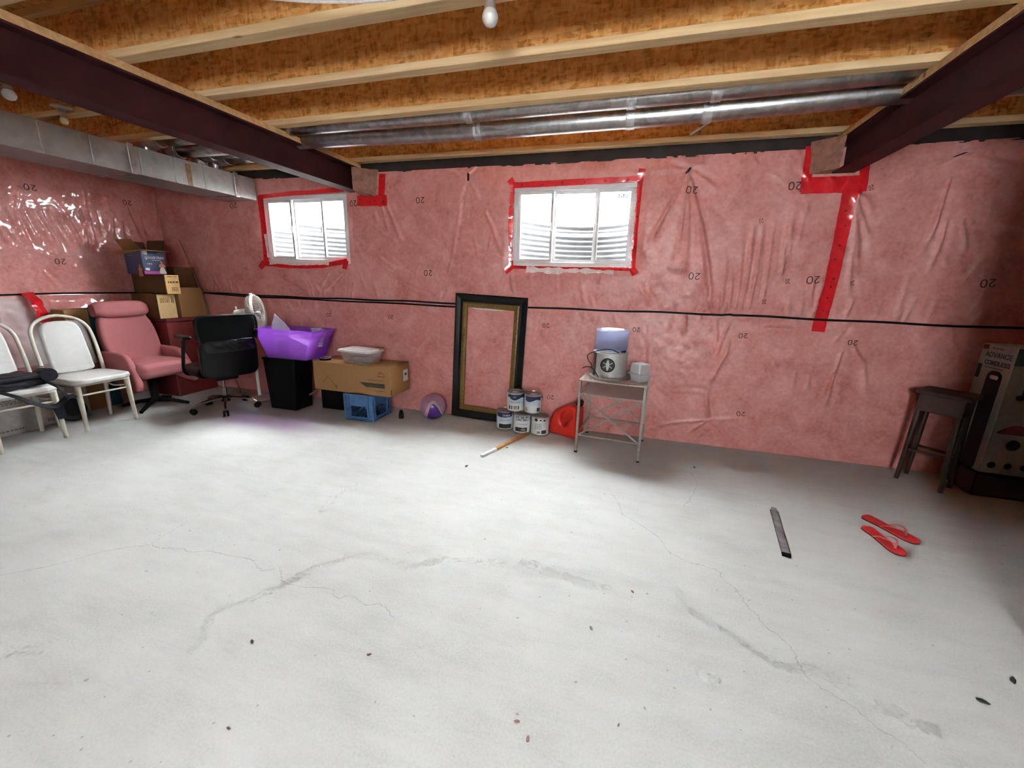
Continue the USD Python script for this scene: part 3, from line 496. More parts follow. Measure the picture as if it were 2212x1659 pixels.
single('hanger_strip', sweep([(.377, 3.16, 2.45), (.33, 3.19, 2.42), (.247, 3.2, 2.37)], np.array([(-.012, -.001), (.012, -.001), (.012, .001), (-.012, .001)])), M_hang, 'thin pale strap end dangling from the lower round duct', 'strap')

# light bulbs on their holders
M_bulb = simple('frosted_bulb', (.80, .79, .76), .25, vary=.02, coat=.5)
M_bulb_y = simple('yellowed_bulb', (.85, .72, .36), .25, vary=.02, coat=.5)
M_holder = simple('porcelain_holder', (.36, .30, .27), .35, vary=.15)
M_brass = simple('bulb_collar', (.42, .36, .33), .35, .4, vary=.1)
def bulb(loc, lab, s=1.0, mat=None, drop=.055):
    b = thing('light_bulb', lab, 'light bulb', loc, group='bare bulbs under the joists')
    z0 = -.03
    prof = [(0, -.075), (.012, -.0735), (.020, -.069), (.0265, -.060), (.0302, -.050), (.0302, -.044), (.0285, -.036), (.0255, -.029), (.022, -.024)]
    part('globe', lathe([(r*s, z*s) for r, z in prof], 28), mat or M_bulb, b, 60)
    part('screw_collar', lathe([(.0215*s, -.0245*s), (.0225*s, -.022*s), (.020*s, -.004*s), (.0185*s, .004*s), (.0185*s, .022*s), (0, .022*s)], 20), M_brass, b)
    part('lamp_holder', lathe([(.0, .018*s), (.020*s, .018*s), (.024*s, .024*s), (.026*s, .03*s+drop*.4), (.055, .03*s+drop*.75), (.055, .03*s+drop), (0, .03*s+drop)], 24), M_holder, b)
    return b
bulb((-.607, 1.69, 2.402), 'bare white bulb hanging at the top middle of the photo')
bulb((-3.455, 1.70, 2.40), 'bare white bulb at the left edge, below the steel beam')
bulb((-3.93, 2.19, 2.455), 'small yellowish bulb peeping over the trunk duct', .8, M_bulb_y, .03)
M_cable = simple('white_cable', (.75, .73, .68), .4)
single('cable', tube([(-2.2, 1.40, 2.495), (-1.6, 1.55, 2.478), (-1.289, 1.644, 2.47), (-1.0, 1.70, 2.472), (-.72, 1.72, 2.492)], .006, 8, smooth=6), M_cable, 'white electrical cable sagging under the joists at the very top of the photo', 'cable')

# black strap along the seam of the insulation
xs = np.arange(XL+.05, 4.3, .03)
zs = 1.176 + .004*np.sin(xs*2.1) + .003*np.sin(xs*7.7) - .004*np.exp(-((xs-.77)/.05)**2) + .010*np.exp(-((xs-.77)/.03)**2)
prof = np.array([(-.006, -.0075), (.0, -.0085), (.006, -.006), (.006, .006), (0, .0085), (-.006, .0075)])
def strap(P, up=(0, 0, 1)):
    P = np.asarray(P, float); t = np.gradient(P, axis=0); t /= np.linalg.norm(t, axis=1, keepdims=True)
    a = np.cross(t, up); a /= np.linalg.norm(a, axis=1, keepdims=True); n = len(prof); u = np.array(up, float)
    V = np.vstack([P[k] + prof[:, :1]*a[k] + prof[:, 1:]*u for k in range(len(P))]); F = []
    for k in range(len(P)-1):
        for j in range(n):
            i = (j+1) % n; F += [(k*n+j, k*n+n+i, k*n+n+j), (k*n+j, k*n+i, k*n+n+i)]
    m = trimesh.Trimesh(V, F, process=False); trimesh.repair.fix_normals(m); return m
sy = wall_y(xs, np.full_like(xs, 1.176)) - .006
single('strap', strap(np.stack([xs, sy, zs], 1)), M_black_strap, 'long black strap across the pink back wall at mid height', 'strap')
xs2 = xs[(xs > -5.0) & (xs < -1.7)]
single('strap', strap(np.stack([xs2, wall_y(xs2, 0*xs2+1.176)-.008, 1.160 - .006*np.sin((xs2+5)*2.4)**2 - .010*((xs2+5)/3.3)**2 + .012*np.exp(-((xs2+5.0)/.4)**2)], 1)), M_black_strap, 'second, thinner black strap sagging just below the long one left of the picture frame', 'strap')
ys = np.arange(-.9, YW-.06, .03)
single('strap', strap(np.stack([left_x(ys, 0*ys+1.176)+.006, ys, 1.174 + .004*np.sin(ys*5)], 1)), M_black_strap, 'black strap along the left wall above the white chairs', 'strap')
for x, z, dx, dz, lab in ((-1.577, 2.335, 0, .035, 'short black fastener at the top of the wall left of the middle window'), (.318, 2.303, .012, .02, 'short black fastener in the star of creases right of the middle window'), (2.044, 2.327, .03, .012, 'short black fastener near the top of the wall right of the red tape cross')):
    y = float(wall_y(x, z))-.006
    single('fastener', cat(hull([(x-dx-.009, y, z-dz), (x-dx+.009, y, z-dz), (x+dx-.009, y, z+dz), (x+dx+.009, y, z+dz), (x-dx-.009, y-.008, z-dz), (x-dx+.009, y-.008, z-dz), (x+dx-.009, y-.008, z+dz), (x+dx+.009, y-.008, z+dz)])), M_black_strap, lab, 'fastener')

# printed marks of the insulation, upside down on the blanket
def conform(m, off=.0035):
    v = np.array(m.vertices); v[:, 1] = wall_y(v[:, 0], v[:, 2]) - off - np.clip(v[:, 1], 0, .001); m = m.copy(); m.vertices = v; return m
tx = meshkit.text_mesh('20', .082, .001); tx = sub(tx, .025)
tx.apply_translation((-tx.bounds[1][0]/2, -.041, 0))
MARKS = [(-2.074, 2.147, .1), (-2.008, 1.468, .05), (.465, 1.489, -.1), (-3.251, .994, .2), (-2.468, 1.007, 0), (-.785, 1.009, .05), (.042, 1.016, .1), (.904, 1.015, .1), (1.687, 1.007, 0), (.896, 1.918, .6), (.364, 2.16, -.2), (1.016, 1.299, .5), (1.593, 1.461, .7), (1.33, 1.48, .2), (2.407, 1.482, .3), (-4.398, 2.15, .3), (-4.335, 1.475, .9), (-2.836, 2.136, .2), (.986, .335, .2), (-.706, .305, .1), (1.09, 2.165, .1), (1.575, 2.135, 1.1), (1.154, 1.464, .6), (2.75, 1.0, .1), (3.2, 2.15, .2)]
for k, (x, z, sk) in enumerate(MARKS):
    m = tx.copy(); v = np.array(m.vertices); s = .42 if sk > .4 else (.5 if z < 1.1 else .68)
    a = PI + sk*.35; c, sn = math.cos(a), math.sin(a)
    px, pz = v[:, 0]*s*(.55 if sk > .4 else 1), v[:, 1]*s
    m.vertices = np.stack([x + c*px - sn*pz, v[:, 2], z + sn*px + c*pz], 1)
    part('print', conform(m), M_ink, wb, False)
for y, z in ((2.734, 2.156), (2.825, 1.489), (3.527, 2.157), (1.9, 2.15), (1.95, 1.49)):
    m = tx.copy(); v = np.array(m.vertices); px, pz = -.65*v[:, 0], -.65*v[:, 1]
    yy_, zz_ = y+px, z+pz
    m.vertices = np.stack([left_x(yy_, zz_)+.0035, yy_, zz_], 1); part('print', m, M_ink, wl, False)

# red sheathing tape
def tape(pts, w, n=4, off=.004, step=.012, wav=0.0, seed=0, yfun=None):
    p = np.asarray(pts, float); L = np.concatenate([[0], np.cumsum(np.hypot(*np.diff(p, axis=0).T))]); s = np.linspace(0, L[-1], max(3, int(L[-1]/step)+1))
    x, z = np.interp(s, L, p[:, 0]), np.interp(s, L, p[:, 1]); t = np.stack([np.gradient(x), np.gradient(z)], 1); t /= np.linalg.norm(t, axis=1, keepdims=True); nrm = np.stack([-t[:, 1], t[:, 0]], 1)
    u = np.linspace(-.5, .5, n+1); ww = w*(1 + wav*(meshkit.fbm(np.stack([s*14, 0*s+seed, 0*s], 1), 3, seed)-.5))
    X = x[:, None] + nrm[:, :1]*u*ww[:, None]; Z = z[:, None] + nrm[:, 1:]*u*ww[:, None]
    Y = (yfun or wall_y)(X, Z) - off - .002*meshkit.noise(np.stack([X*60, Z*60, 0*X], -1), seed)
    V = np.stack([X, Y, Z], -1).reshape(-1, 3); F = grid_faces(len(s), n+1); k = len(V)
    V2 = V + np.array((0, .0015, 0)); m = trimesh.Trimesh(np.vstack([V, V2]), np.vstack([F, F[:, ::-1]+k]), process=False)
    if np.mean(trimesh.Trimesh(V, F, process=False).face_normals[:, 1]) > 0: m.invert()
    return m
def dots(parent, pts, n, seed, w=.03, yfun=None):
    rng = random.Random(seed); p = np.asarray(pts, float)
    for k in range(n):
        t = (k+.5)/n; i = min(int(t*(len(p)-1)), len(p)-2); f = t*(len(p)-1)-i; c = p[i]*(1-f)+p[i+1]*f
        a, b = rng.uniform(.006, .011), rng.uniform(.006, .010); ox, oz = rng.uniform(-.3, .3)*w, rng.uniform(-.3, .3)*w
        th = np.linspace(0, 2*PI, 9)[:-1]; X, Z = c[0]+ox+a*np.cos(th), c[1]+oz+b*np.sin(th)
        Y = (yfun or wall_y)(X, Z)-.0075; V = np.vstack([np.stack([X, Y, Z], 1), [c[0]+ox, Y.mean(), c[1]+oz]])
        part('print', trimesh.Trimesh(V, [(8, j, (j+1) % 8) for j in range(8)], process=False), M_tape_ink, parent, False)
M_film_white = film('gathered_white_film', (.92, .84, .85), .3, .15)
def film_fold(pts, w, seed, off=.009): return tape(pts, w, 5, off, .006, 1.6, seed)
t1 = thing('window_tape', 'red sheathing tape around the window by the white fan, open on its right side', 'tape')
for pts, w in (([(-4.045, 2.235), (-3.6, 2.258), (-3.3, 2.262), (-2.95, 2.275)], .040), ([(-4.035, 2.25), (-4.03, 1.9), (-4.045, 1.53)], .055), ([(-4.06, 1.535), (-3.8, 1.515), (-3.5, 1.512), (-3.3, 1.52), (-2.97, 1.572)], .050)):
    part('tape_strip', tape(pts, w, wav=.3, seed=len(pts)), M_tape, t1, 50); dots(t1, pts, 4, 7)
for pts in ([(-4.06, 1.55), (-4.13, 1.485)], [(-2.985, 1.58), (-3.0, 1.49)]): part('corner_tab', tape(pts, .06, off=.006), M_tape, t1, 50)
part('film_fold', film_fold([(-4.0, 1.545), (-3.6, 1.535), (-3.2, 1.545)], .03, 5), M_film_white, t1, 40)
part('film_fold', film_fold([(-4.01, 1.6), (-4.015, 1.85)], .03, 6), M_film_white, t1, 40)
t2 = thing('window_tape', 'red sheathing tape all round the window above the picture frame', 'tape')
for pts, w in (([(-1.15, 2.25), (-.6, 2.257), (-.05, 2.262)], .046), ([(-1.155, 2.25), (-1.165, 1.9), (-1.15, 1.53)], .040), ([(-.045, 2.28), (-.05, 1.9), (-.04, 1.53)], .042), ([(-1.14, 1.540), (-.6, 1.533), (-.05, 1.540)], .030)):
    part('tape_strip', tape(pts, w, wav=.25, seed=int(w*1000)), M_tape, t2, 50); dots(t2, pts, 6, int(w*999), w*.7)
for pts in ([(-1.145, 2.245), (-1.178, 2.30)], [(-.05, 2.25), (-.038, 2.335)], [(-1.14, 1.55), (-1.205, 1.495)], [(-.05, 1.55), (-.015, 1.495)]): part('corner_tab', tape(pts, .055, off=.007), M_tape, t2, 50)
part('film_fold', film_fold([(-1.13, 1.6), (-1.13, 1.9), (-1.125, 2.1)], .022, 8), M_film_white, t2, 40)
part('film_fold', film_fold([(-1.0, 1.522), (-.75, 1.512), (-.5, 1.518), (-.2, 1.51)], .045, 9), M_film_white, t2, 40)
part('film_fold', film_fold([(-.075, 1.62), (-.078, 1.9), (-.075, 2.15)], .025, 10), M_film_white, t2, 40)
t3 = thing('beam_tape', 'red tape strips forming an L at the left beam pocket', 'tape')
for pts, w in (([(-2.49, 2.40), (-2.505, 2.10)], .072), ([(-2.785, 2.160), (-2.443, 2.155)], .10)): part('tape_strip', tape(pts, w, wav=.1, seed=3), M_tape, t3, 50); dots(t3, pts, 4, 9, .05)
t4 = thing('beam_tape', 'red tape cross with a long tail below the right-hand steel beam', 'tape')
for pts, w in (([(1.15, 2.44), (1.155, 2.12)], .065), ([(1.135, 2.165), (1.53, 2.160)], .115), ([(1.505, 2.30), (1.52, 2.11)], .06), ([(1.445, 2.14), (1.45, 1.8), (1.452, 1.5), (1.435, 1.08)], .092)):
    part('tape_strip', tape(pts, w, wav=.12, seed=int(w*100), off=.005), M_tape, t4, 50)
dots(t4, [(1.447, 2.05), (1.452, 1.5), (1.437, 1.14)], 9, 4, .05)
M_batt = simple('dusty_batt', srgb(150, 108, 92), .7, vary=.3, scale=20, coat=.4)
def batt(pts_wall, pts_beam): return sub(hull([(x, YW-.01, z) for x, z in pts_wall] + [(x, y, z) for x, y, z in pts_beam]), .04)
single('insulation_batt', jitter(batt([(1.14, 2.24), (1.14, 2.47), (1.305, 2.24), (1.305, 2.47)], [(1.305, 3.70, 2.25), (1.305, 3.68, 2.45)]), .006, 20, 3), M_batt, 'film-wrapped insulation batt beside the end of the right-hand beam, above the red tape cross', 'insulation')
single('insulation_batt', jitter(batt([(-2.53, 2.19), (-2.53, 2.44), (-2.73, 2.19), (-2.73, 2.44)], [(-2.73, 3.70, 2.235), (-2.73, 3.70, 2.44)]), .006, 20, 5), M_batt, 'film-wrapped insulation batt beside the end of the left-hand beam, right of the left window', 'insulation')

# ------------------------------------------------------------------ floor marks and scraps
CRACKS = CR_
def ribbon(pts, w, z=.0006, seed=0, wob=.006):
    p = spline(pts, 10); rng = np.random.RandomState(seed); p = p + np.convolve(rng.randn(len(p)), np.ones(2)/2, 'same')[:, None]*wob*.5 + rng.randn(len(p), 2)*wob*.3
    t = np.gradient(p, axis=0); t /= np.linalg.norm(t, axis=1, keepdims=True); n = np.stack([-t[:, 1], t[:, 0]], 1); ww = w*(.5+rng.rand(len(p)))[:, None]
    V = np.hstack([np.vstack([p+n*ww/2, p-n*ww/2]), np.full((2*len(p), 1), z)]); L = len(p)
    F = [f for k in range(L-1) for f in ((k, L+k, L+k+1), (k, L+k+1, k+1))]
    m = trimesh.Trimesh(V, F, process=False)
    if m.face_normals[0][2] < 0: m.invert()
    return m
for k, c in enumerate(CRACKS): part('crack', ribbon(c, .0034, seed=k), M_crack, floor, False)
M_scuff = usdkit.material(stage, '/World/Looks/floor_scuff', {'g': ('geometry', {}), 'n': ('noise_texture', {'scale': 24.0, 'detail': 4.0, 'roughness': .75, 'distortion': 1.0}), 'r': ('rgb_ramp', {'ramp': [(.46, (0, 0, 0)), (.68, (.42, .42, .42))]}), 't': ('transparent_bsdf', {}), 'd': ('diffuse_bsdf', {'color': (.56, .55, .52)}), 'm': ('mix_closure', {})},
    [('g.position', 'n.vector'), ('n.fac', 'r.fac'), ('r.color', 'm.fac'), ('t.BSDF', 'm.closure1'), ('d.BSDF', 'm.closure2')], 'm.closure')
for k, (c, w) in enumerate(SC_): part('trowel_mark', ribbon(c, w, .0003, 40+k, .01), M_scuff, floor, False)
def chip(loc, r, mat, lab, seed, flat=.35):
    m = trimesh.creation.icosphere(2, 1.0); v = np.array(m.vertices); v *= 1 + .5*(meshkit.fbm(v*1.7+seed*3.1, 3, seed)[:, None]-.5)*2; v *= np.array((r, r*.45, r*flat*.8)); m.vertices = v
    m.apply_transform(trimesh.transformations.rotation_matrix(seed*1.3, (0, 0, 1))); m.apply_translation((0, 0, -m.bounds[0][2]))
    single('debris_chip', m, mat, lab, 'debris', 'scraps on the concrete floor', loc=(*loc, 0))
M_chip_b = simple('black_scrap', (.015, .015, .017), .6); M_chip_br = simple('brown_scrap', (.20, .075, .02), .4); M_chip_p = simple('pink_scrap', (.42, .20, .18), .6); M_chip_g = simple('grey_scrap', (.16, .16, .15), .7)
for loc, r, mat, lab, sd in (((-1.137, 2.722), .017, M_chip_b, 'small black scrap in front of the half-white wooden stick', 1), ((-1.331, .984), .011, M_chip_b, 'tiny black crumb left of the round brown scrap', 2), ((-.858, 1.075), .0085, M_chip_br, 'round brown scrap on the floor, lower left of centre', 3), ((-.047, 1.466), .010, M_chip_g, 'small grey twisted crumb near the middle of the floor', 4),
    ((-.244, 1.009), .0095, M_chip_p, 'pinkish flake on the floor, upper of two near the bottom edge', 5), ((-.197, .969), .0095, M_chip_p, 'pinkish flake on the floor, lower of two near the bottom edge', 6), ((1.325, 1.574), .017, M_chip_b, 'dark seed-shaped scrap at lower right, nearer the camera', 7), ((1.502, 1.714), .017, M_chip_b, 'dark seed-shaped scrap at lower right, nearer the right edge', 8),
    ((.119, 1.74), .009, M_chip_br, 'round brown speck beside the white scratches on the floor', 9), ((-.947, 3.175), .010, M_chip_b, 'black speck just right of the half-white wooden stick', 10), ((.585, 3.31), .011, M_chip_b, 'black speck on the floor right of the metal table', 11), ((-1.124, .711), .008, M_chip_g, 'dark grey crumb near the bottom edge, left of the pink flakes', 12), ((.08, 1.101), .006, M_chip_g, 'tiny grey sliver near the bottom edge, right of the pink flakes', 13)):
    chip(loc, r, mat, lab, sd)

# metal strip on the floor
M_zinc = simple('scuffed_zinc', (.36, .38, .39), .45, .6, vary=.35, scale=22)
ms = thing('metal_strip', 'grey scuffed metal channel strip lying on the floor left of the red sandals', 'strip', (.96, 2.53, 0), rz=math.atan2(2.785-2.26, 1.005-.925))
w = .021
part('channel', cat(box(-.235, .25, -w, w, .008, .0105), box(-.235, .25, -w, -w+.0025, 0, .0105), box(-.235, .25, w-.0025, w, 0, .0105)), M_zinc, ms, False)
part('end_tab', box(.25, .285, -.019, .010, .008, .0105), M_zinc, ms, False)
part('dark_end', cat(box(-.262, -.235, -w, w, .0, .0095), box(-.235, .25, -w-.004, -w, 0, .006)), M_black, ms, False, label='black end piece and edge')

# flip-flops
M_sandal = simple('red_foam', (.58, .022, .025), .65, vary=.15, scale=60); M_sandal_strap = simple('pink_strap', (.68, .17, .15), .4, vary=.1); M_sole = simple('dark_sole', (.06, .012, .012), .7)
SOLE = spline([(-.135, 0), (-.125, .033), (-.08, .037), (-.02, .032), (.05, .042), (.10, .044), (.135, .026), (.142, 0), (.13, -.026), (.09, -.038), (.03, -.034), (-.04, -.029), (-.09, -.032), (-.125, -.03)], 6, True)
def flipflop(loc, rz, lab, tilt=0.0, s=1.0):
    f = thing('flip_flop', lab, 'sandal', loc, rz, group='red flip-flops on the floor')
    p = Polygon(SOLE*s)
    part('sole', T(extr(p, .006, .001), (0, 0, 0)), M_sole, f); part('footbed', T(extr(p, .010, .003), (0, 0, .006)), M_sandal, f)
    post = np.array((.085, 0, .016))
    for sy in (-1, 1):
        part('strap', sweep(spline([post, (.075, sy*.012, .042), (.045, sy*.030, .046), (.005, sy*.035, .034), (-.025, sy*.033, .012)], 6), np.array([(-.0055, -.002), (.0055, -.002), (.0055, .002), (-.0055, .002)])), M_sandal_strap, f)
    part('toe_post', cyl(post, post+np.array((-.008, 0, .028)), .0045, n=8), M_sandal_strap, f)
    return f
flipflop((1.617, 2.77, 0), math.atan2(-.252, .160), 'red flip-flop farther from the camera, its strap arching over the floor', s=1.06)
flipflop((1.512, 2.615, 0), math.atan2(-.244, .055), 'red flip-flop nearer the camera, toe pointing at the viewer', s=.98)

# wooden stick with a painted end
M_stick = lumber('bare_stick', (.45, .20, .07), (.62, .34, .14)); M_paint = simple('white_paint', (.80, .80, .80), .4, vary=.03)
st = thing('wooden_stick', 'square wooden stick with a white-painted end, lying before the paint cans', 'stick', (-1.088, 2.925, 0), rz=math.atan2(.63, .23))
part('bare_wood', box(.19, .67, -.014, .014, 0, .022, .002), M_stick, st); part('painted_end', box(0, .19, -.0142, .0142, 0, .0222, .003), M_paint, st)

# ------------------------------------------------------------------ picture frame
M_fr_black = simple('black_frame_lacquer', (.006, .0055, .0055), .4, spec=.2, vary=.2); M_fr_gold = simple('antique_gold', (.20, .12, .035), .45, .5, vary=.3, scale=60)
pf = thing('picture_frame', 'large empty black picture frame with gold liner leaning against the pink wall', 'picture frame', (-1.385, 3.815, 0))
def rail(poly, L):
    """mitred rail of length L: profile poly (inward distance, height), along +x, miters at 45 degrees"""
    p = np.asarray(poly, float); n = len(p); V = np.vstack([np.stack([-L/2+p[:, 0], p[:, 0], p[:, 1]], 1), np.stack([L/2-p[:, 0], p[:, 0], p[:, 1]], 1)])
    F = [f for j in range(n) for f in ((j, (j+1) % n, n+(j+1) % n), (j, n+(j+1) % n, n+j))]; m = trimesh.Trimesh(V, F, process=False); trimesh.repair.fix_normals(m)
    m2 = trimesh.convex.convex_hull(V); return m if m.volume > 0 else m
def frame_side(poly, W, H, k):
    L = W if k % 2 == 0 else H; m = rail(poly, L)
    m.apply_translation((0, -(H/2 if k % 2 == 0 else W/2), 0)); m.apply_transform(trimesh.transformations.rotation_matrix(k*PI/2, (0, 0, 1))); return m
FW_, FH_ = .742, 1.272
lean = axes((.0, 0, 0), (math.cos(.035), 0, -math.sin(.035)), (math.sin(.035), .030, 1))
outer = [(0, 0), (0, .024), (.012, .032), (.030, .029), (.055, .020), (.075, .022), (.082, .012), (.082, 0)]
liner = [(.080, .002), (.080, .018), (.092, .022), (.100, .015), (.126, .012), (.131, .004), (.131, .002)]
for k in range(4):
    part('frame_rail', B(T(frame_side(outer, FW_, FH_, k), (0, FH_/2, 0)), lean), M_fr_black, pf, 25)
for k in range(4):
    part('gold_liner', B(T(frame_side(liner, FW_, FH_, k), (0, FH_/2, 0)), lean), M_fr_gold, pf, 25)
M_card = simple('torn_white_card', (.74, .64, .60), .7)
part('torn_card', B(T(extr(Polygon([(-.22, 0), (.10, .004), (.16, .012), (.12, -.010), (-.06, -.016), (-.16, -.012)]), .002), (0, FH_-.132, .004)), lean), M_card, pf, False, label='strip of torn white card behind the top of the frame')

# ------------------------------------------------------------------ paint cans
M_tin = simple('tin_plate', (.55, .54, .53), .3, .9, vary=.1); M_lid = simple('worn_lid', (.30, .25, .23), .45, .5, vary=.25, scale=18)
M_lab = simple('white_label', (.74, .75, .74), .45, vary=.04); M_lab_b = simple('pale_blue_label', (.55, .66, .74), .45, vary=.06); M_navy = simple('navy_label', (.012, .020, .075), .4, vary=.1)
M_labgreen = simple('dark_green_label', (.030, .040, .034), .5, vary=.3, scale=40); M_labgrey = simple('grey_lettering', (.22, .25, .27), .5); M_labwhite = simple('white_lettering', (.80, .80, .80), .5); M_tan = simple('tan_label_photo', (.42, .32, .18), .5, vary=.35, scale=50)
CR, CH = .0825, .190
def wrap(m, a0, z0, r=CR+.0012, l=.02):
    """flat mesh in xy -> on the can: x to the right as seen from outside, y up; a0 the middle's direction"""
    m = sub(tm(m), l); v = np.array(m.vertices); a = a0 + v[:, 0]/CR; rr = r + np.clip(v[:, 2], 0, .002)*.3
    m = m.copy(); m.vertices = np.stack([rr*np.cos(a), rr*np.sin(a), z0+v[:, 1]], 1); return m
def patch(x0, x1, y0, y1): return extr(rect(x0, x1, y0, y1), .0005)
def can(loc, lab, turn, kind, handle=None, wet=True):
    c = thing('paint_can', lab, 'paint can', loc, group='stacked paint cans')
    part('can_body', lathe([(0, 0), (CR-.004, 0), (CR, .002), (CR, .006), (CR-.001, .008), (CR-.001, CH-.012), (CR, CH-.01), (CR+.001, CH-.004), (CR-.001, CH), (CR-.010, CH), (CR-.012, CH-.008), (0, CH-.008)], 40), M_tin, c)
    part('lid', lathe([(0, CH-.0075), (CR-.020, CH-.0075), (CR-.019, CH-.003), (CR-.0125, CH-.003), (CR-.012, CH-.0075)], 36), M_lid, c)
    part('label', lathe([(CR, .012), (CR+.0008, .012), (CR+.0008, CH-.014), (CR, CH-.014)], 48), M_lab, c)
    P = []
    def add(nm, m, mt, a, z): part(nm, wrap(m, turn+a, z), mt, c, False)
    if kind in ('navy', 'wave'):
        n = 40; xs = np.linspace(-.085, .085, n); top = CH-.018 if kind == 'wave' else CH-.015
        lo = (CH-.062 + .012*np.sin(xs*40)) if kind == 'wave' else np.full(n, CH-.052)-.006*np.cos(xs*18)
        sl = [np.array((x, 0)) for x in xs]
        add('label_band', extr(Polygon([(x, top) for x in xs] + [(x, l) for x, l in zip(xs[::-1], lo[::-1])]), .0006), M_navy, 0, 0)
        add('label_panel', extr(Polygon([(x, l-.003) for x, l in zip(xs, lo)] + [(.085, .075), (-.085, .085)]), .0005), M_lab_b, 0, 0)
    return c, add
CV = -1.30                                            # direction from a can towards the camera
c, add = can((-1.118, 3.66, 0), 'paint can at the left of the bottom row, navy top band with white lettering', CV-.1, 'navy')
m = meshkit.text_mesh('Dulux', .020, .0008, True); add('lettering', T(m, (-.012, 0, 0)), M_labwhite, 0, CH-.046); m = meshkit.text_mesh('Lifemaster', .016, .0008); add('lettering', T(m, (-.042, 0, 0)), M_labgrey, 0, .098)
add('label_photo', patch(-.05, .075, .0, .042), M_labgreen, 0, .022)
c, add = can((-.936, 3.628, 0), 'paint can in the middle of the bottom row, blotchy white top band', CV, 'plain')
add('label_photo', patch(-.065, .065, .0, .045), M_labgrey, 0, CH-.062); add('paint_blotch', cat(*[T(patch(-.007, .007, -.009, .009), (x, y, 0), rz=a) for x, y, a in ((-.05, .02, .3), (-.02, .03, .9), (.0, .012, .2), (.025, .03, .5), (.05, .016, .1))]), M_labwhite, 0, CH-.062)
m = meshkit.text_mesh('Lifemaster', .016, .0008); add('lettering', T(m, (-.05, 0, 0)), M_labgrey, 0, .088); add('label_photo', patch(-.07, .05, 0, .04), M_labgreen, 0, .022); add('label_photo', extr(Polygon([(-.02, .012), (0, .038), (.03, .03), (.035, .008)]), .0009), M_tan, 0, .022)
c, add = can((-.758, 3.628, 0), 'paint can at the right of the bottom row, beside the red fuel can', CV-.1, 'plain')
add('label_photo', T(extr(Point(0, 0).buffer(.016), .0006), (-.035, .0, 0)), M_navy, 0, .158); add('label_photo', patch(.0, .018, .0, .012), M_navy, 0, .15); add('label_photo', patch(.035, .055, -.004, .010), M_navy, 0, .15)
add('small_print', T(blocks(.07, .06, 7, 3), (-.015, .0, 0)), M_labgrey, 0, .095); add('label_photo', patch(.02, .07, 0, .035), M_labgreen, 0, .022); add('label_photo', patch(-.022, .008, 0, .022), M_labgrey, 0, .026)
M_wire = simple('bail_wire', (.62, .62, .60), .25, .9)
def bail(c, turn, up):
    pts = []
    for t in np.linspace(0, PI, 15):
        y, r = (CR+.004)*math.cos(t), .085*math.sin(t); pts.append((-r*math.sin(up)*0 + r*math.cos(up), y, CH-.03+r*math.sin(up)))
    part('bail_handle', T(tube(pts, .0017, 8, smooth=2), rz=turn), M_wire, c)
    for s in (-1, 1): part('handle_ear', T(cyl((0, s*(CR-.001), CH-.032), (0, s*(CR+.006), CH-.032), .013, n=16), rz=turn), M_navy, c)
c, add = can((-1.024, 3.69, CH), 'paint can on top of the stack at left, navy patch and raised wire handle', CV+.35, 'wave')
add('label_panel', patch(-.085, -.03, -.05, .02), M_lab, 0, CH-.03); m = meshkit.text_mesh('ux', .018, .0009, True); add('lettering', T(m, (-.055, 0, 0)), M_labwhite, 0, CH-.050); m = meshkit.text_mesh('Lifemaster', .016, .0008); add('lettering', T(m, (-.09, 0, 0)), M_labgrey, 0, .09)
for x0, x1, mt in ((-.095, -.08, M_labgreen), (-.07, -.058, M_labgreen), (-.048, -.01, M_tan), (-.004, .006, M_labgreen)): add('label_photo', patch(x0, x1, 0, .036), mt, 0, .024)
bail(c, CV+.75, .95); part('lid_sticker', T(box(-.03, .04, -.02, .02, CH-.0076, CH-.0065), (0, -.02, 0)), M_lab, c, False)
c, add = can((-.848, 3.685, CH), 'paint can on top of the stack at right, broad navy wave and wire handle', CV-.05, 'wave')
add('small_print', T(blocks(.06, .055, 6, 5), (.0, .0, 0)), M_lab, 0, .075); add('label_photo', patch(-.085, -.055, 0, .035), M_tan, 0, .022); add('label_photo', patch(.04, .075, 0, .036), M_labgreen, 0, .024); add('label_panel', patch(-.04, .035, 0, .07), M_lab, 0, .018)
bail(c, CV-.25, 1.25); part('lid_sticker', T(box(-.03, .03, -.03, .03, CH-.0076, CH-.0065), (.01, -.03, 0)), M_lab, c, False)

# ------------------------------------------------------------------ red fuel can
M_gas = simple('red_polyethylene', (.60, .018, .008), .32, vary=.12, scale=12, coat=.4); M_cap = simple('black_cap', (.005, .005, .005), .5, spec=.2)
gc = thing('fuel_can', 'red plastic fuel can with black cap between the paint cans and the table', 'fuel can', (-.515, 3.69, 0), rz=-.35)
prof = Polygon(spline([(-.135, .012), (-.14, .09), (-.135, .15), (-.105, .215), (-.055, .262), (-.01, .292), (.04, .312), (.085, .316), (.125, .30), (.138, .26), (.14, .15), (.138, .012), (.0, .004)], 5, True))
hole = Polygon(spline([(-.01, .235), (.04, .268), (.09, .262), (.095, .225), (.07, .18), (.04, .125), (.0, .115), (-.025, .17)], 5, True))
body = extr(Polygon(prof.exterior.coords, [hole.exterior.coords]), .17, .028, 6)
part('tank', B(T(body, (0, 0, -.085)), axes((0, 0, 0), (1, 0, 0), (0, 0, 1))), M_gas, gc, 50)
part('handle_well', B(T(extr(hole.buffer(.012), .05), (0, 0, -.025)), axes((0, 0, 0), (1, 0, 0), (0, 0, 1))), M_gas, gc, 50)
part('filler_neck', cyl((.095, .0, .30), (.12, 0, .325), .028, n=20), M_gas, gc); part('cap', cat(cyl((.112, 0, .318), (.138, 0, .345), .031, n=20), cyl((.138, 0, .345), (.152, 0, .359), .018, n=16)), M_cap, gc)

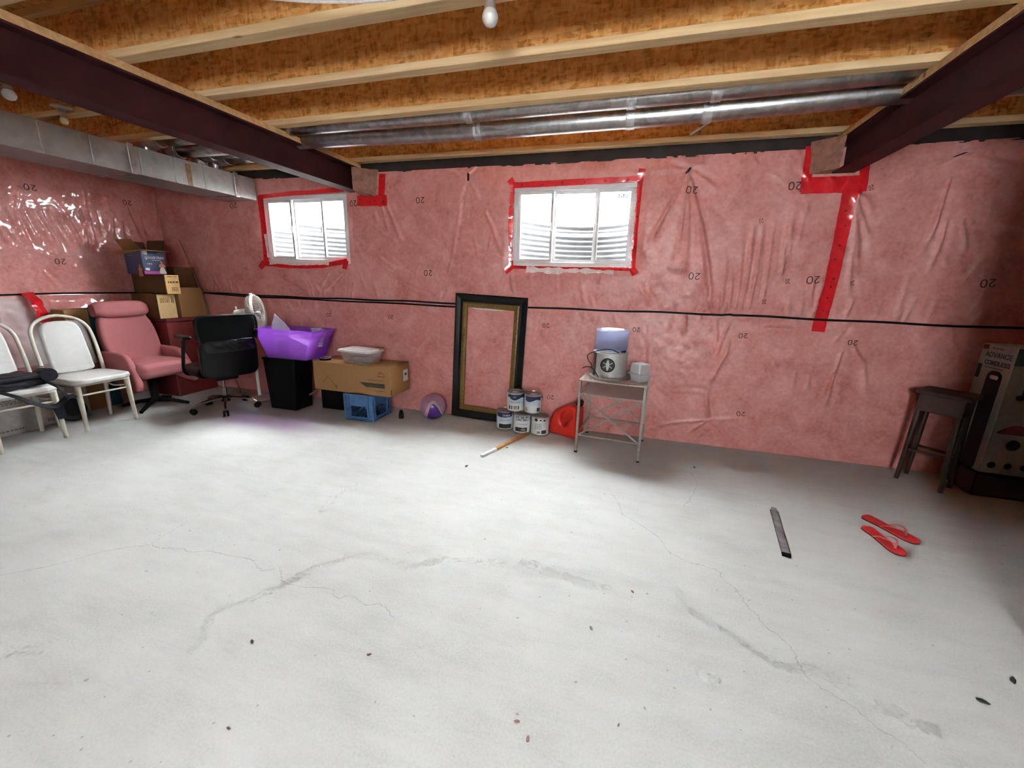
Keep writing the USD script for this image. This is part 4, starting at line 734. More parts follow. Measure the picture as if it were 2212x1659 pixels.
# ------------------------------------------------------------------ ball
M_ball = simple('lavender_ball', (.50, .27, .40), .35, vary=.25, scale=6, coat=.3); M_ball_d = simple('deep_purple_print', (.085, .022, .22), .35, vary=.3, scale=9, coat=.3); M_ball_w = simple('pale_swirl', (.66, .50, .58), .35, vary=.15, scale=8, coat=.3)
bl = thing('ball', 'lavender play ball with a deep purple patch, on the floor by the crate', 'ball', (-1.905, 3.665, 0))
R = .132; sp = trimesh.creation.icosphere(5, R)
part('ball_skin', T(sp, (0, 0, R)), M_ball, bl, True)
vd = np.array((.46, -.86, -.1)); vd /= np.linalg.norm(vd); rt = np.cross(vd, (0, 0, 1.0)); rt = -rt/np.linalg.norm(rt); up_ = np.cross(rt, -vd); up_ = up_ if up_[2] > 0 else -up_
def ball_patch(test, r, mt):
    c = sp.triangles_center/R; a, b = c@rt, c@up_; ok = (c@vd > 0) & test(a, b)
    m = trimesh.Trimesh(np.array(sp.vertices)*r, np.array(sp.faces)[ok], process=False); m.remove_unreferenced_vertices(); part('printed_patch', T(m, (0, 0, R)), mt, bl, True)
ball_patch(lambda a, b: (np.abs(a-.0) < .78*np.sqrt(np.clip((.72-b)/1.5, 0, 1))+.04) & (b < .72) & (b > -.9), 1.003, M_ball_w)
ball_patch(lambda a, b: (np.abs(a-.06+.10*b) < .62*np.sqrt(np.clip((.52-b)/1.3, 0, 1))) & (b < .52) & (b > -.95), 1.006, M_ball_d)

# ------------------------------------------------------------------ metal table with glass shelves
M_silver = simple('champagne_metal', (.46, .41, .36), .35, .45, vary=.15, scale=40); M_shelf_glass = usdkit.material(stage, '/World/Looks/table_glass', {'t': ('transparent_bsdf', {'color': (.90, .91, .90)}), 'g': ('glossy_bsdf', {'roughness': .08, 'color': (1, 1, 1)}), 'd': ('diffuse_bsdf', {'color': (.75, .72, .68)}), 'm': ('mix_closure', {'fac': .10}), 'm2': ('mix_closure', {'fac': .22})}, [('t.BSDF', 'm.closure1'), ('g.BSDF', 'm.closure2'), ('m.closure', 'm2.closure1'), ('d.BSDF', 'm2.closure2')], 'm2.closure')
tb = thing('side_table', 'small champagne metal table with two glass shelves and crossed braces', 'table', (-.378, 3.295, 0), rz=-.082)
TW, TD, TH, q = .535, .525, .642, .0105
for x in (q, TW-q):
    for y in (q, TD-q):
        part('leg', box(x-q, x+q, y-q, y+q, 0, TH-.012, .002), M_silver, tb); part('foot', box(x-q-.0015, x+q+.0015, y-q-.0015, y+q+.0015, 0, .012, .002), M_cap, tb)
def ring(z0, z1, w): return [box(0, TW, 0, w, z0, z1, .002), box(0, TW, TD-w, TD, z0, z1, .002), box(0, w, w, TD-w, z0, z1, .002), box(TW-w, TW, w, TD-w, z0, z1, .002)]
for m in ring(TH-.012, TH, .030): part('top_rail', m, M_silver, tb)
for m in ring(.512, .524, .022): part('shelf_rail', m, M_silver, tb)
for m in (box(2*q, TW-2*q, .004, .018, .15, .166, .002), box(2*q, TW-2*q, TD-.018, TD-.004, .15, .166, .002), box(.004, .018, 2*q, TD-2*q, .15, .166, .002), box(TW-.018, TW-.004, 2*q, TD-2*q, .15, .166, .002)): part('stretcher', m, M_silver, tb)
part('glass_top', box(.028, TW-.028, .028, TD-.028, TH-.009, TH-.003), M_shelf_glass, tb, False); part('glass_shelf', box(.02, TW-.02, .02, TD-.02, .515, .521), M_shelf_glass, tb, False)
for y in (.0105, TD-.0105):
    for s in (0, 1):
        a, b = np.array((.02, y+(.004 if s else -.004), .158 if s else .508)), np.array((TW-.02, y+(.004 if s else -.004), .508 if s else .158))
        part('cross_brace', sweep([a, (a+b)/2, b], np.array([(-.004, -.006), (.004, -.006), (.004, .006), (-.004, .006)])), M_silver, tb)

# water dispenser on the table
M_disp = simple('brushed_silver_plastic', (.66, .66, .61), .3, .45, vary=.08, scale=60); M_grill = simple('dark_mesh_grill', (.05, .048, .046), .5, .3, vary=.5, scale=160); M_dwhite = simple('dispenser_white', (.74, .74, .72), .35, vary=.03); M_drip = simple('grey_drip_tray', (.30, .26, .25), .35, vary=.15)
M_tank = usdkit.material(stage, '/World/Looks/pale_blue_tank', {'t': ('transparent_bsdf', {'color': (.86, .88, 1.0)}), 'd': ('principled_bsdf', {'base_color': (.84, .87, 1.0), 'roughness': .3}), 'l': ('translucent_bsdf', {'color': (.78, .82, 1.0)}), 'm': ('mix_closure', {'fac': .6}), 'm2': ('mix_closure', {'fac': .35})}, [('d.BSDF', 'm.closure1'), ('l.BSDF', 'm.closure2'), ('t.BSDF', 'm2.closure1'), ('m.closure', 'm2.closure2')], 'm2.closure')
dp = thing('water_dispenser', 'silver water dispenser with pale blue tank standing on the metal table', 'water dispenser', (-.150, 3.535, TH), rz=-.06)
def dee(r, fy, n=40):                                                # round at the back, flatter at the front
    a = np.linspace(0, 2*PI, n+1)[:-1]; x, y = r*np.cos(a), r*np.sin(a); y = np.where(y < 0, y*fy, y); return Polygon(np.stack([x, y], 1))
part('drip_tray', T(extr(dee(.17, 1.25), .012, .004), (.01, -.01, 0)), M_drip, dp)
part('tray_lip', sweep([(.0 + .165*math.cos(a), -.205*math.sin(a)*1.0, .012) for a in np.linspace(.15, PI-.15, 24)], np.array([(-.003, -.004), (.003, -.004), (.003, .006), (-.003, .006)])), M_silver, dp)
part('body', T(extr(dee(.140, .95), .192, .006), (0, 0, .010)), M_grill, dp, 30)
ang = np.linspace(math.radians(222), math.radians(352), 36); R1 = .1425
v = np.array([(R1*math.cos(a), R1*math.sin(a)*.955, z) for a in ang for z in (.014, .205)]); v2 = v*np.array((.97, .97, 1))
fc = [(2*k, 2*k+2, 2*k+3) for k in range(35)] + [(2*k, 2*k+3, 2*k+1) for k in range(35)]
part('front_panel', trimesh.Trimesh(np.vstack([v, v2]), fc + [(a+72, c+72, b+72) for a, b, c in fc] + [(2*k+1, 2*k+3, 2*k+75) for k in range(35)] + [(2*k+1, 2*k+75, 2*k+73) for k in range(35)], process=False), M_disp, dp, 50)
part('top_plate', T(extr(dee(.147, 1.0), .010, .004), (0, 0, .204)), M_dwhite, dp)
th = math.radians(268); n_ = np.array((math.cos(th), math.sin(th)*.955, 0)); o_ = n_*.1425 + np.array((0, 0, .116)); Mx = axes(o_, (-n_[1], n_[0], 0), (0, 0, 1))
part('medallion', B(T(lathe([(0, 0), (.054, 0), (.057, .004), (.057, .008), (.050, .010), (.047, .004), (0, .003)], 36), (0, 0, -.004)), Mx), M_grill, dp)
part('medallion_rim', B(lathe([(.055, .0), (.059, .002), (.059, .005), (.054, .0065), (.050, .005)], 36), Mx), M_black, dp)
for k in range(3): part('spoke', B(T(box(-.046, .046, -.0028, .0028, .003, .0065), rz=k*PI/3+PI/2), Mx), M_disp, dp, False)
part('hub', B(cyl((0, 0, 0), (0, 0, .008), .009, n=16), Mx), M_disp, dp)
ta = .213
part('tank_collar', T(lathe([(.100, 0), (.128, .002), (.132, .010), (.128, .016), (.10, .016)], 40), (0, 0, ta)), M_dwhite, dp)
part('tank', T(lathe([(.10, .012), (.128, .014), (.134, .03), (.134, .155), (.133, .172), (.1315, .172), (.131, .155), (.131, .03), (.126, .018), (.10, .016)], 48), (0, 0, ta)), M_tank, dp, 50)
part('tank_lid', T(lathe([(.136, .166), (.136, .180), (.130, .186), (.11, .189), (.10, .184), (0, .184)], 48), (0, 0, ta)), M_tank, dp, 40)
part('lid_boss', T(lathe([(.0, .184), (.095, .184), (.09, .191), (0, .192)], 40), (0, 0, ta)), M_dwhite, dp, 40)
part('divider', T(lathe([(.0, .098), (.129, .098), (.129, .104), (0, .104)], 40), (0, 0, ta)), M_tank, dp, 40)
part('filter_cup', T(lathe([(0, .03), (.030, .03), (.034, .045), (.052, .05), (.053, .088), (.050, .094), (.03, .096), (.028, .106), (0, .108)], 32), (0, 0, ta)), M_dwhite, dp, 40)
part('cord', tube([(.10, -.02, ta+.010), (.07, -.115, ta+.012), (.02, -.15, ta+.036), (-.05, -.14, ta+.03), (-.13, -.10, ta-.0), (-.185, -.06, .175), (-.18, -.05, .13), (-.155, -.05, .10), (-.15, -.03, .07), (-.20, -.02, .065), (-.225, -.04, .055), (-.19, -.08, .075), (-.14, -.11, .08), (-.10, -.15, .055), (-.065, -.185, .016)], .0035, 8, smooth=7), M_cap, dp)
part('plug', cyl((.085, -.09, ta+.012), (.12, -.05, ta+.014), .009, n=10), M_cap, dp)

# white tubs on the table
M_tub = usdkit.material(stage, '/World/Looks/frosted_tub', {'d': ('principled_bsdf', {'base_color': (.88, .89, .92), 'roughness': .3}), 'l': ('translucent_bsdf', {'color': (.93, .94, .97)}), 't': ('transparent_bsdf', {}), 'm': ('mix_closure', {'fac': .35}), 'm2': ('mix_closure', {'fac': .93})}, [('d.BSDF', 'm.closure1'), ('l.BSDF', 'm.closure2'), ('t.BSDF', 'm2.closure1'), ('m.closure', 'm2.closure2')], 'm2.closure')
for k, (z0, lab) in enumerate(((TH, 'white square plastic tub on the metal table, lower of two'), (TH+.067, 'white square plastic tub turned upside down, upper of two'))):
    c = thing('plastic_tub', lab, 'plastic tub', (.098, 3.44, z0), rz=.72, group='white tubs on the metal table')
    if k == 0:
        part('tub_wall', frustum((-.050, .050, -.050, .050), (-.060, .060, -.060, .060), 0, .055, .012), M_tub, c); part('rim', box(-.070, .070, -.070, .070, .055, .060, .002), M_tub, c); part('lid', frustum((-.074, .070, -.072, .066), (-.07, .066, -.068, .062), .060, .066, .01), M_tub, c)
    else:
        part('rim', box(-.068, .068, -.068, .068, 0, .006, .002), M_tub, c); part('tub_wall', frustum((-.063, .063, -.063, .063), (-.056, .056, -.056, .056), .006, .076, .014), M_tub, c); part('base_ring', frustum((-.04, .04, -.04, .04), (-.034, .034, -.034, .034), .076, .079, .01), M_tub, c)

# ------------------------------------------------------------------ crate, long box and what lies on it
M_crate = simple('blue_crate', (.075, .20, .40), .5, vary=.15); M_crate_d = simple('dark_blue_crate', (.020, .070, .16), .5, vary=.15)
cr = thing('milk_crate', 'blue plastic milk crate under the long cardboard box', 'crate', (-2.57, 3.50, 0), rz=.02)
w, d, h, t = .165, .165, .272, .012
part('bottom', box(-w, w, -d, d, 0, .012, .002), M_crate_d, cr)
def crate_side(L, h):
    """one side panel in xz, facing -y, of length L: solid upper half, posts, ribs, open lower half with lattice"""
    solid = rect(-L, L, .012, h).difference(rect(-L+.075, L-.075, .035, h*.55)); out = [T(extr(solid, t*.6), rx=PI/2)]
    rib = [box(-L, L, -.018, 0, 0, .02, .002), box(-L, L, -.018, 0, h-.016, h, .002)]
    for s in (-1, 1):
        for x in (L-.004, L-.055): rib.append(box(s*x-.006, s*x+.006, -.018, 0, 0, h, .002))
        for z in (.06, .10, h*.62, h*.80): rib.append(box(min(s*L, s*(L-.055)), max(s*L, s*(L-.055)), -.016, 0, z-.004, z+.004))
    rib.append(box(-L+.06, L-.06, -.014, 0, h*.55, h*.55+.010)); rib.append(box(-L+.06, L-.06, -.014, 0, .030, .038))
    lat = []; z0, z1 = .036, h*.55; n = 9; xs = np.linspace(-L+.03, L-.03, n)
    for k in range(n):
        for s in (-1, 1):
            a, b = np.array((xs[k], -.006, z0)), np.array((xs[k]+s*(z1-z0), -.006, z1))
            if abs(b[0]) > L-.07:
                f = (math.copysign(L-.07, b[0])-a[0])/(b[0]-a[0]) if b[0] != a[0] else 1
                if f <= 0: continue
                b = a + (b-a)*min(f, 1)
            if abs(a[0]) > L-.07: continue
            lat.append(sweep([a, (a+b)/2, b], np.array([(-.002, -.003), (.002, -.003), (.002, .003), (-.002, .003)])))
    return out, rib, lat
for k, rz in enumerate((0, PI/2, PI, -PI/2)):
    o, r, l = crate_side(w, h); M = trimesh.transformations.rotation_matrix(rz, (0, 0, 1)) @ trimesh.transformations.translation_matrix((0, -d+.018, 0))
    part('side_panel', B(cat(*o), M), M_crate, cr, False); part('rib_frame', B(cat(*r), M), M_crate, cr, False); part('lattice', B(cat(*l), M), M_crate_d, cr, False)
M_kraft = simple('kraft_cardboard', (.36, .20, .085), .8, vary=.1, scale=90, spec=.2); M_kraft_d = simple('dark_kraft', (.11, .055, .022), .85, vary=.15, scale=60, spec=.15); M_kraft_l = simple('pale_kraft', (.60, .42, .20), .75, vary=.1, scale=60, spec=.2)
M_bprint = simple('brown_print', (.12, .060, .022), .8); M_gprint = simple('charcoal_print', (.035, .030, .026), .7); M_sticker = simple('white_sticker', (.72, .66, .62), .6, vary=.03)
lb = thing('cardboard_box', 'long flat brown cardboard box lying across the blue crate', 'cardboard box', (-3.105, 3.370, .272), rz=0)
BW, BD, BH = .895, .36, .292
part('carton', box(0, BW, 0, BD, 0, BH, .004), M_kraft, lb); part('top_flap', box(.002, BW-.002, .002, BD/2-.001, BH-.001, BH+.003), M_kraft, lb, False); part('top_flap', box(.002, BW-.002, BD/2+.001, BD-.002, BH-.001, BH+.003), M_kraft, lb, False)
FR = axes((0, 0, 0), (1, 0, 0), (0, 0, 1)); fr = lambda m, x, z: B(T(m, (x, z, .0002)), FR)
logo = cat(*[tube([(a, b, 0) for a, b in P], .0022, 6) for P in ([(-.035, 0), (-.012, .026), (.0, .014), (.008, .022), (.035, 0)], [(-.02, .004), (-.008, .016), (.004, .002)])])
part('printed_logo', fr(logo, .80, .222), M_bprint, lb, False); part('small_print', fr(blocks(.085, .016, 1, 3, .9), .80, .200), M_bprint, lb, False); part('small_print', fr(blocks(.18, .011, 1, 4, .9), .745, .158), M_bprint, lb, False)
part('printed_banner', fr(extr(Polygon([(-.285, .022), (0, .022), (0, -.022), (-.215, -.022)]), .0006), .835, .105), M_gprint, lb, False); part('small_print', fr(T(blocks(.10, .010, 1, 6, .8), (0, 0, .0008)), .715, .105), M_bprint, lb, False); part('small_print', fr(blocks(.11, .010, 1, 5, .9), .775, .052), M_bprint, lb, False)
part('printed_drawing', fr(cat(tube([(-.05, .10, 0), (-.02, .05, 0), (.0, .02, 0)], .0012, 5), tube([(-.05, -.06, 0), (.01, .01, 0), (.05, -.01, 0), (.10, -.07, 0), (.12, -.10, 0)], .0022, 6), tube([(.0, .01, 0), (.03, .03, 0), (.06, .02, 0)], .0014, 5), T(cyl((0, 0, -.001), (0, 0, .001), .007, n=10), (.115, -.075, 0)), T(cyl((0, 0, -.001), (0, 0, .001), .006, n=10), (.12, -.10, 0))), .155, .135), M_bprint, lb, False)
part('shipping_label', box(BW, BW+.001, .245, .335, .105, .225), M_sticker, lb, False); part('small_print', box(BW+.001, BW+.0015, .275, .31, .165, .19), M_bprint, lb, False)
part('corner_print', box(BW, BW+.0008, .008, .03, .02, .07), M_bprint, lb, False)
ZT = .272+BH+.003
M_lid_w = simple('white_lid', (.78, .77, .78), .35, vary=.03); M_clear_tub = film('cloudy_tub', (.62, .56, .55), .45, .2); M_stuffb = simple('dark_contents', (.06, .045, .04), .6, vary=.8, scale=30); M_stuffr = simple('reddish_contents', (.35, .16, .12), .6, vary=.5, scale=30)
ct = thing('storage_tub', 'cloudy plastic tub with a white lid on top of the long cardboard box', 'storage tub', (-2.635, 3.535, ZT), rz=-.10)
part('tub_wall', frustum((-.165, .165, -.095, .095), (-.195, .195, -.120, .120), 0, .118, .04), M_clear_tub, ct); part('lid', cat(frustum((-.212, .212, -.136, .136), (-.205, .205, -.13, .13), .116, .132, .045), frustum((-.17, .17, -.10, .10), (-.165, .165, -.095, .095), .132, .140, .035)), M_lid_w, ct)
rng = random.Random(4)
for k in range(9): part('contents', T(jitter(rbox(-.05, .05, -.03, .03, 0, rng.uniform(.02, .06), .008), .006, 12, k), (rng.uniform(-.10, .10), rng.uniform(-.05, .05), .004), rz=rng.uniform(0, 3)), M_stuffb if k % 3 else M_stuffr, ct)
rg = thing('tape_roll', 'black oval ring with a pale edge lying at the end of the long cardboard box', 'ring', (-3.03, 3.47, ZT), rz=.5)
part('ring_body', sweep([(.048*math.cos(a), .036*math.sin(a), .011) for a in np.linspace(0, 2*PI, 29)[:-1]], rect(-.010, .010, -.011, .011, .004).exterior.coords[:-1], closed=True), M_cap, rg); part('pale_edge', sweep([(.050*math.cos(a), .038*math.sin(a), .0225) for a in np.linspace(0, 2*PI, 29)[:-1]], circ(.0018, 6), closed=True), M_dwhite, rg)
sb = thing('bottle', 'tiny black bottle standing on the floor between the crate and the ball', 'bottle', (-2.215, 3.555, 0)); part('bottle_body', lathe([(0, 0), (.024, 0), (.025, .004), (.025, .05), (.02, .06)], 20), M_cap, sb); part('cap', lathe([(.0, .06), (.017, .06), (.017, .082), (.015, .086), (0, .086)], 18), M_black, sb)
single('storage_box', box(-.22, .22, -.11, .11, 0, .27, .004), M_black, 'black box standing behind, under the end of the long cardboard box', 'storage box', loc=(-2.98, 3.665, 0))
single('rod', cyl((-3.205, 3.395, .19), (-3.09, 3.42, .2715), .011, n=10), M_bprint, 'short brown rod end sticking out below the long cardboard box', 'rod')

# ------------------------------------------------------------------ black bin with the purple tote
M_bin = simple('black_bin_plastic', (.003, .0032, .0032), .5, spec=.12, vary=.2)
bn = thing('storage_bin', 'tall black plastic bin with faint lettering, under the purple tote', 'storage bin', (-3.545, 3.495, 0))
bo = frustum((-.175, .165, -.125, .125), (-.205, .21, -.135, .135), 0, .555, .02)
part('bin_wall', bo, M_bin, bn); part('rim', frustum((-.212, .217, -.142, .142), (-.212, .217, -.142, .142), .540, .562, .02), M_bin, bn)
M_faint = simple('faint_lettering', (.22, .22, .22), .6); part('small_print', B(T(blocks(.088, .022, 1, 11, .8), (-.075, .205, .128)), FR), M_faint, bn, False)
M_tote = usdkit.material(stage, '/World/Looks/purple_tote_plastic', {'d': ('principled_bsdf', {'base_color': (.50, .18, .85), 'roughness': .3}), 'l': ('translucent_bsdf', {'color': (.66, .28, .98)}), 't': ('transparent_bsdf', {'color': (.86, .62, .96)}), 'm': ('mix_closure', {'fac': .38}), 'm2': ('mix_closure', {'fac': .42})}, [('d.BSDF', 'm.closure1'), ('l.BSDF', 'm.closure2'), ('t.BSDF', 'm2.closure1'), ('m.closure', 'm2.closure2')], 'm2.closure')
tt = thing('tote', 'translucent purple plastic tote full of odds and ends on the black bin', 'tote', (-3.44, 3.52, .563))
ou = m3.Manifold.hull_points(frustum((-.26, .26, -.15, .15), (-.375, .375, -.172, .172), 0, .30, .03).vertices); inn = m3.Manifold.hull_points(frustum((-.256, .256, -.146, .146), (-.374, .374, -.171, .171), .004, .3045, .027).vertices)
part('tote_wall', ou - inn, M_tote, tt)
rimp = [(-.385, -.182), (.385, -.182), (.385, .182), (-.385, .182)]; ro = Polygon(rimp).buffer(.004); part('rim', T(extr(ro.difference(rect(-.374, .374, -.172, .172, .02)), .020, .003), (0, 0, .286)), M_tote, tt)
part('step_line', T(extr(rect(-.362, .362, -.1735, .1735, .03).difference(rect(-.35, .35, -.166, .166, .03)), .008), (0, 0, .236)), M_tote, tt)
M_paper = simple('white_paper', (.72, .75, .80), .5, vary=.04, scale=12); M_clearp = film('clear_wrap', (.85, .82, .85), .62, .15)
single('paper', T(jitter(sub(hull([(-.14, -.01, .02), (.15, .01, .02), (-.155, .0, .33), (-.12, .01, .43), (-.10, .012, .42), (.06, .012, .30), (-.14, .0, .022), (.15, .02, .022), (-.12, .018, .432)]), .04), .006, 8, 2)), M_paper, 'white folded paper sticking up out of the purple tote', 'paper', loc=(-3.555, 3.50, .575))
OD = [('clear plastic cup among the things in the purple tote, near its right end', lathe([(0, 0), (.035, 0), (.045, .12), (.048, .12), (.047, .125), (.043, .12), (.033, .004), (0, .004)], 20), M_clearp, (-3.19, 3.55, .755)), ('crumpled clear bag rising from the right end of the purple tote', jitter(sub(hull([(-.07, -.03, 0), (.10, -.03, 0), (.12, .03, .16), (.05, .03, .20), (-.05, .0, .12), (.0, .04, 0)]), .03), .02, 14, 4), M_clearp, (-3.17, 3.52, .70)),
      ('dark cloth bundle at the bottom of the purple tote', jitter(sub(rbox(-.075, .075, -.05, .05, 0, .15, .03), .03), .015, 12, 5), M_stuffb, (-3.56, 3.50, .572)), ('pink bundle at the bottom of the purple tote', jitter(sub(rbox(-.09, .09, -.05, .05, 0, .13, .03), .03), .015, 12, 6), simple('pink_bundle', (.55, .30, .36), .5, vary=.2), (-3.39, 3.50, .572)), ('white folded sheet lying in the purple tote', T(rbox(-.14, .14, -.09, .09, 0, .012, .005), ry=.35), M_paper, (-3.35, 3.53, .74))]
for lab, m, mt, loc in OD: single('plastic_cup' if 'cup' in lab else 'clear_bag' if 'bag' in lab else 'folded_sheet' if 'sheet' in lab else 'cloth_bundle', m, mt, lab, 'bundle' if 'bundle' in lab else 'cup' if 'cup' in lab else 'bag' if 'bag' in lab else 'sheet', loc=loc)

# ------------------------------------------------------------------ white pedestal fan
M_fan = simple('ivory_fan_plastic', (.72, .69, .62), .35, vary=.04); M_blade = simple('fan_blade', (.70, .68, .64), .3, vary=.03)
fn = thing('pedestal_fan', 'white pedestal fan behind the black office chair', 'fan', (-4.095, 3.58, 0))
part('base', lathe([(0, 0), (.13, 0), (.135, .008), (.125, .02), (.06, .035), (.03, .05), (0, .05)], 36), M_fan, fn)
part('pole', cyl((0, 0, .04), (0, 0, .90), .0115, n=16), M_fan, fn); part('pole_sleeve', cyl((0, 0, .04), (0, 0, .45), .017, n=16), M_fan, fn); part('height_knob', cyl((0, 0, .44), (0, 0, .49), .024, n=16), M_fan, fn)
ax = np.array((.80, .58, .12)); ax /= np.linalg.norm(ax); FX = axes((0, 0, .978), np.cross((0, 0, 1), ax), np.cross(ax, np.cross((0, 0, 1), ax)))   # local z is the fan's axis
fx = lambda m: B(m, FX)
part('neck', fx(rbox(-.035, .035, -.09, .02, -.05, .05, .02)), M_fan, fn); part('motor_housing', fx(lathe([(0, -.16), (.035, -.158), (.062, -.13), (.068, -.09), (.068, -.02), (.06, .01), (0, .012)], 30)), M_fan, fn); part('oscillation_knob', fx(cyl((0, .06, -.11), (0, .10, -.11), .010, n=12)), M_fan, fn)
Rf = .205
def cage(zs, rs): return [spline([(r*math.cos(a), r*math.sin(a), z) for r, z in zip(rs, zs)], 5) for a in np.arange(60)*2*PI/60]
for nm, zs, rs in (('rear_guard', (.012, .0, .02, .075), (.06, .12, .19, Rf)), ('front_guard', (.155, .15, .125, .085), (.035, .11, .18, Rf))):
    cv = UsdGeom.BasisCurves.Define(stage, str(fn.GetPath())+'/'+nm); L = cage(zs, rs); L = [np.array([(FX @ np.append(p, 1))[:3] for p in c]) for c in L]
    cv.CreateTypeAttr('linear'); cv.CreateCurveVertexCountsAttr([len(c) for c in L]); cv.CreatePointsAttr(Vt.Vec3fArray.FromNumpy(np.vstack(L).astype(np.float32))); cv.CreateWidthsAttr([.0030]*sum(len(c) for c in L)); cv.SetWidthsInterpolation('vertex')
    UsdShade.MaterialBindingAPI.Apply(cv.GetPrim()).Bind(M_fan)
part('guard_ring', fx(sweep([(Rf*math.cos(a), Rf*math.sin(a), .08) for a in np.linspace(0, 2*PI, 49)[:-1]], rect(-.005, .005, -.014, .014, .003).exterior.coords[:-1], closed=True)), M_fan, fn)
part('front_badge', fx(lathe([(0, .150), (.036, .152), (.036, .160), (.03, .164), (0, .165)], 24)), M_fan, fn)
for k in range(3):
    bl_ = extr(Polygon(spline([(.02, -.02), (.06, -.06), (.13, -.085), (.178, -.05), (.182, .02), (.14, .06), (.07, .045), (.02, .02)], 5, True)), .003); v = np.array(bl_.vertices); v[:, 2] += v[:, 1]*.45*np.clip(v[:, 0]/.1, 0, 1); bl_.vertices = v
    part('blade', fx(T(bl_, (0, 0, .075), rz=k*2*PI/3)), M_blade, fn)
part('blade_hub', fx(lathe([(0, .045), (.032, .05), (.032, .1), (.02, .115), (0, .117)], 24)), M_blade, fn)
part('carry_grip', fx(T(rbox(-.02, .02, 0, .03, .05, .08, .008), (0, Rf-.01, 0))), M_fan, fn)

# long thin stick in the corner
single('stick', tube([(-5.285, 3.82, 1.78), (-4.8, 3.69, .9), (-4.335, 3.56, 0.004)], .0055, 8), simple('dull_stick', (.22, .13, .11), .5), 'long thin stick leaning in the corner beside the cardboard stack', 'stick')

# ------------------------------------------------------------------ black office chair
M_vinyl = simple('black_vinyl', (.003, .003, .0035), .35, spec=.2, vary=.2); M_meshb = simple('black_mesh_fabric', (.004, .0045, .005), .8, spec=.1, vary=.3, scale=200); M_chrome = simple('chrome', (.62, .62, .60), .12, 1.0, vary=.03)
oc = thing('office_chair', 'black swivel office chair with chrome base, its back to the camera', 'office chair', (-4.11, 3.18, 0), rz=math.atan2(.3, -.95))
for k in range(5):
    a = k*2*PI/5 + math.radians(-41)-math.atan2(.3, -.95); c, s = math.cos(a), math.sin(a)
    part('base_arm', tube([(.03*c, .03*s, .125), (.12*c, .12*s, .120), (.24*c, .24*s, .100), (.29*c, .29*s, .075)], [.020, .016, .013, .011], 12, smooth=4), M_chrome, oc)
    cst = part('caster', cat(*[cyl((.295*c - o*s - .0*c, .295*s + o*c, .030), (.295*c - (o+.018)*s, .295*s + (o+.018)*c, .030), .030, n=20) for o in (-.024, .006)]), M_cap, oc); part('caster_stem', cyl((.29*c, .29*s, .035), (.29*c, .29*s, .085), .010, n=12), M_chrome, oc)
part('gas_lift', cyl((0, 0, .10), (0, 0, .24), .026, n=20), M_chrome, oc); part('gas_lift', cyl((0, 0, .24), (0, 0, .36), .015, n=16), M_chrome, oc); part('hub', cyl((0, 0, .09), (0, 0, .15), .04, n=20), M_cap, oc)
part('seat_plate', rbox(-.14, .14, -.10, .10, .34, .40, .015), M_cap, oc)
def cushion(w, d, h, r, puff=.015):
    m = sub(tm(m3.Manifold.hull_points(extr(rect(-w/2, w/2, -d/2, d/2, r), h, h*.35, 4).vertices)), .03); v = np.array(m.vertices); f = np.clip(1-(2*v[:, 0]/w)**2, 0, 1)*np.clip(1-(2*v[:, 1]/d)**2, 0, 1); v[:, 2] += np.where(v[:, 2] > h*.6, puff*f, 0); m.vertices = v; return m
part('seat', T(cushion(.50, .54, .10, .10), (.0, 0, .40)), M_vinyl, oc)
def curved_panel(w, h, t, r, bow, n=1):
    m = sub(extr(rect(-w/2, w/2, 0, h, r), t, t*.3, 3), .04); v = np.array(m.vertices); x, y, z = v.T
    return trimesh.Trimesh(np.stack([z + bow*(x/(w/2))**2, x, y], 1), m.faces, process=True)     # faces +x, stands on z
bk = axes((-.285, 0, .56), (1, 0, -.0), (0, 1, 0))
part('backrest', T(curved_panel(.53, .27, .035, .07, .04), (-.30, 0, .745), ry=-.06), M_meshb, oc); part('back_frame', T(tube(np.array([(0, -.25, .02), (.0, -.265, .12), (.0, -.262, .22), (-.008, -.22, .268), (-.03, 0, .272), (-.008, .22, .268), (0, .262, .22), (0, .265, .12), (0, .25, .02)])+np.array((.015, 0, 0)), .011, 10, smooth=6), (-.30, 0, .745), ry=-.06), M_cap, oc)
part('top_edge_trim', T(tube([(.036, -.22, .268), (.010, -.1, .276), (.0, 0, .277), (.010, .1, .276), (.036, .22, .268)], .0045, 8, smooth=5), (-.30, 0, .745), ry=-.06), simple('grey_trim', (.42, .42, .42), .35), oc)
part('lumbar_pad', T(curved_panel(.52, .37, .06, .08, .04), (-.30, 0, .40), ry=-.05), M_vinyl, oc)
part('plastic_wrap', jitter(sub(T(curved_panel(.46, .12, .012, .04, .03), (-.335, 0, .66), ry=-.05), .02), .010, 22, 9), simple('black_film', (.004, .004, .005), .2, spec=.4), oc, 30)
for s in (-1, 1):
    part('armrest_post', tube([(.10, s*.20, .40), (.08, s*.29, .44), (.02, s*.30, .62), (-.02, s*.285, .785)], [.018, .016, .016, .02], 12, smooth=5), M_cap, oc); part('armrest_pad', T(cushion(.27, .075, .03, .03, .004), (.0, s*.285, .785)), M_vinyl, oc)

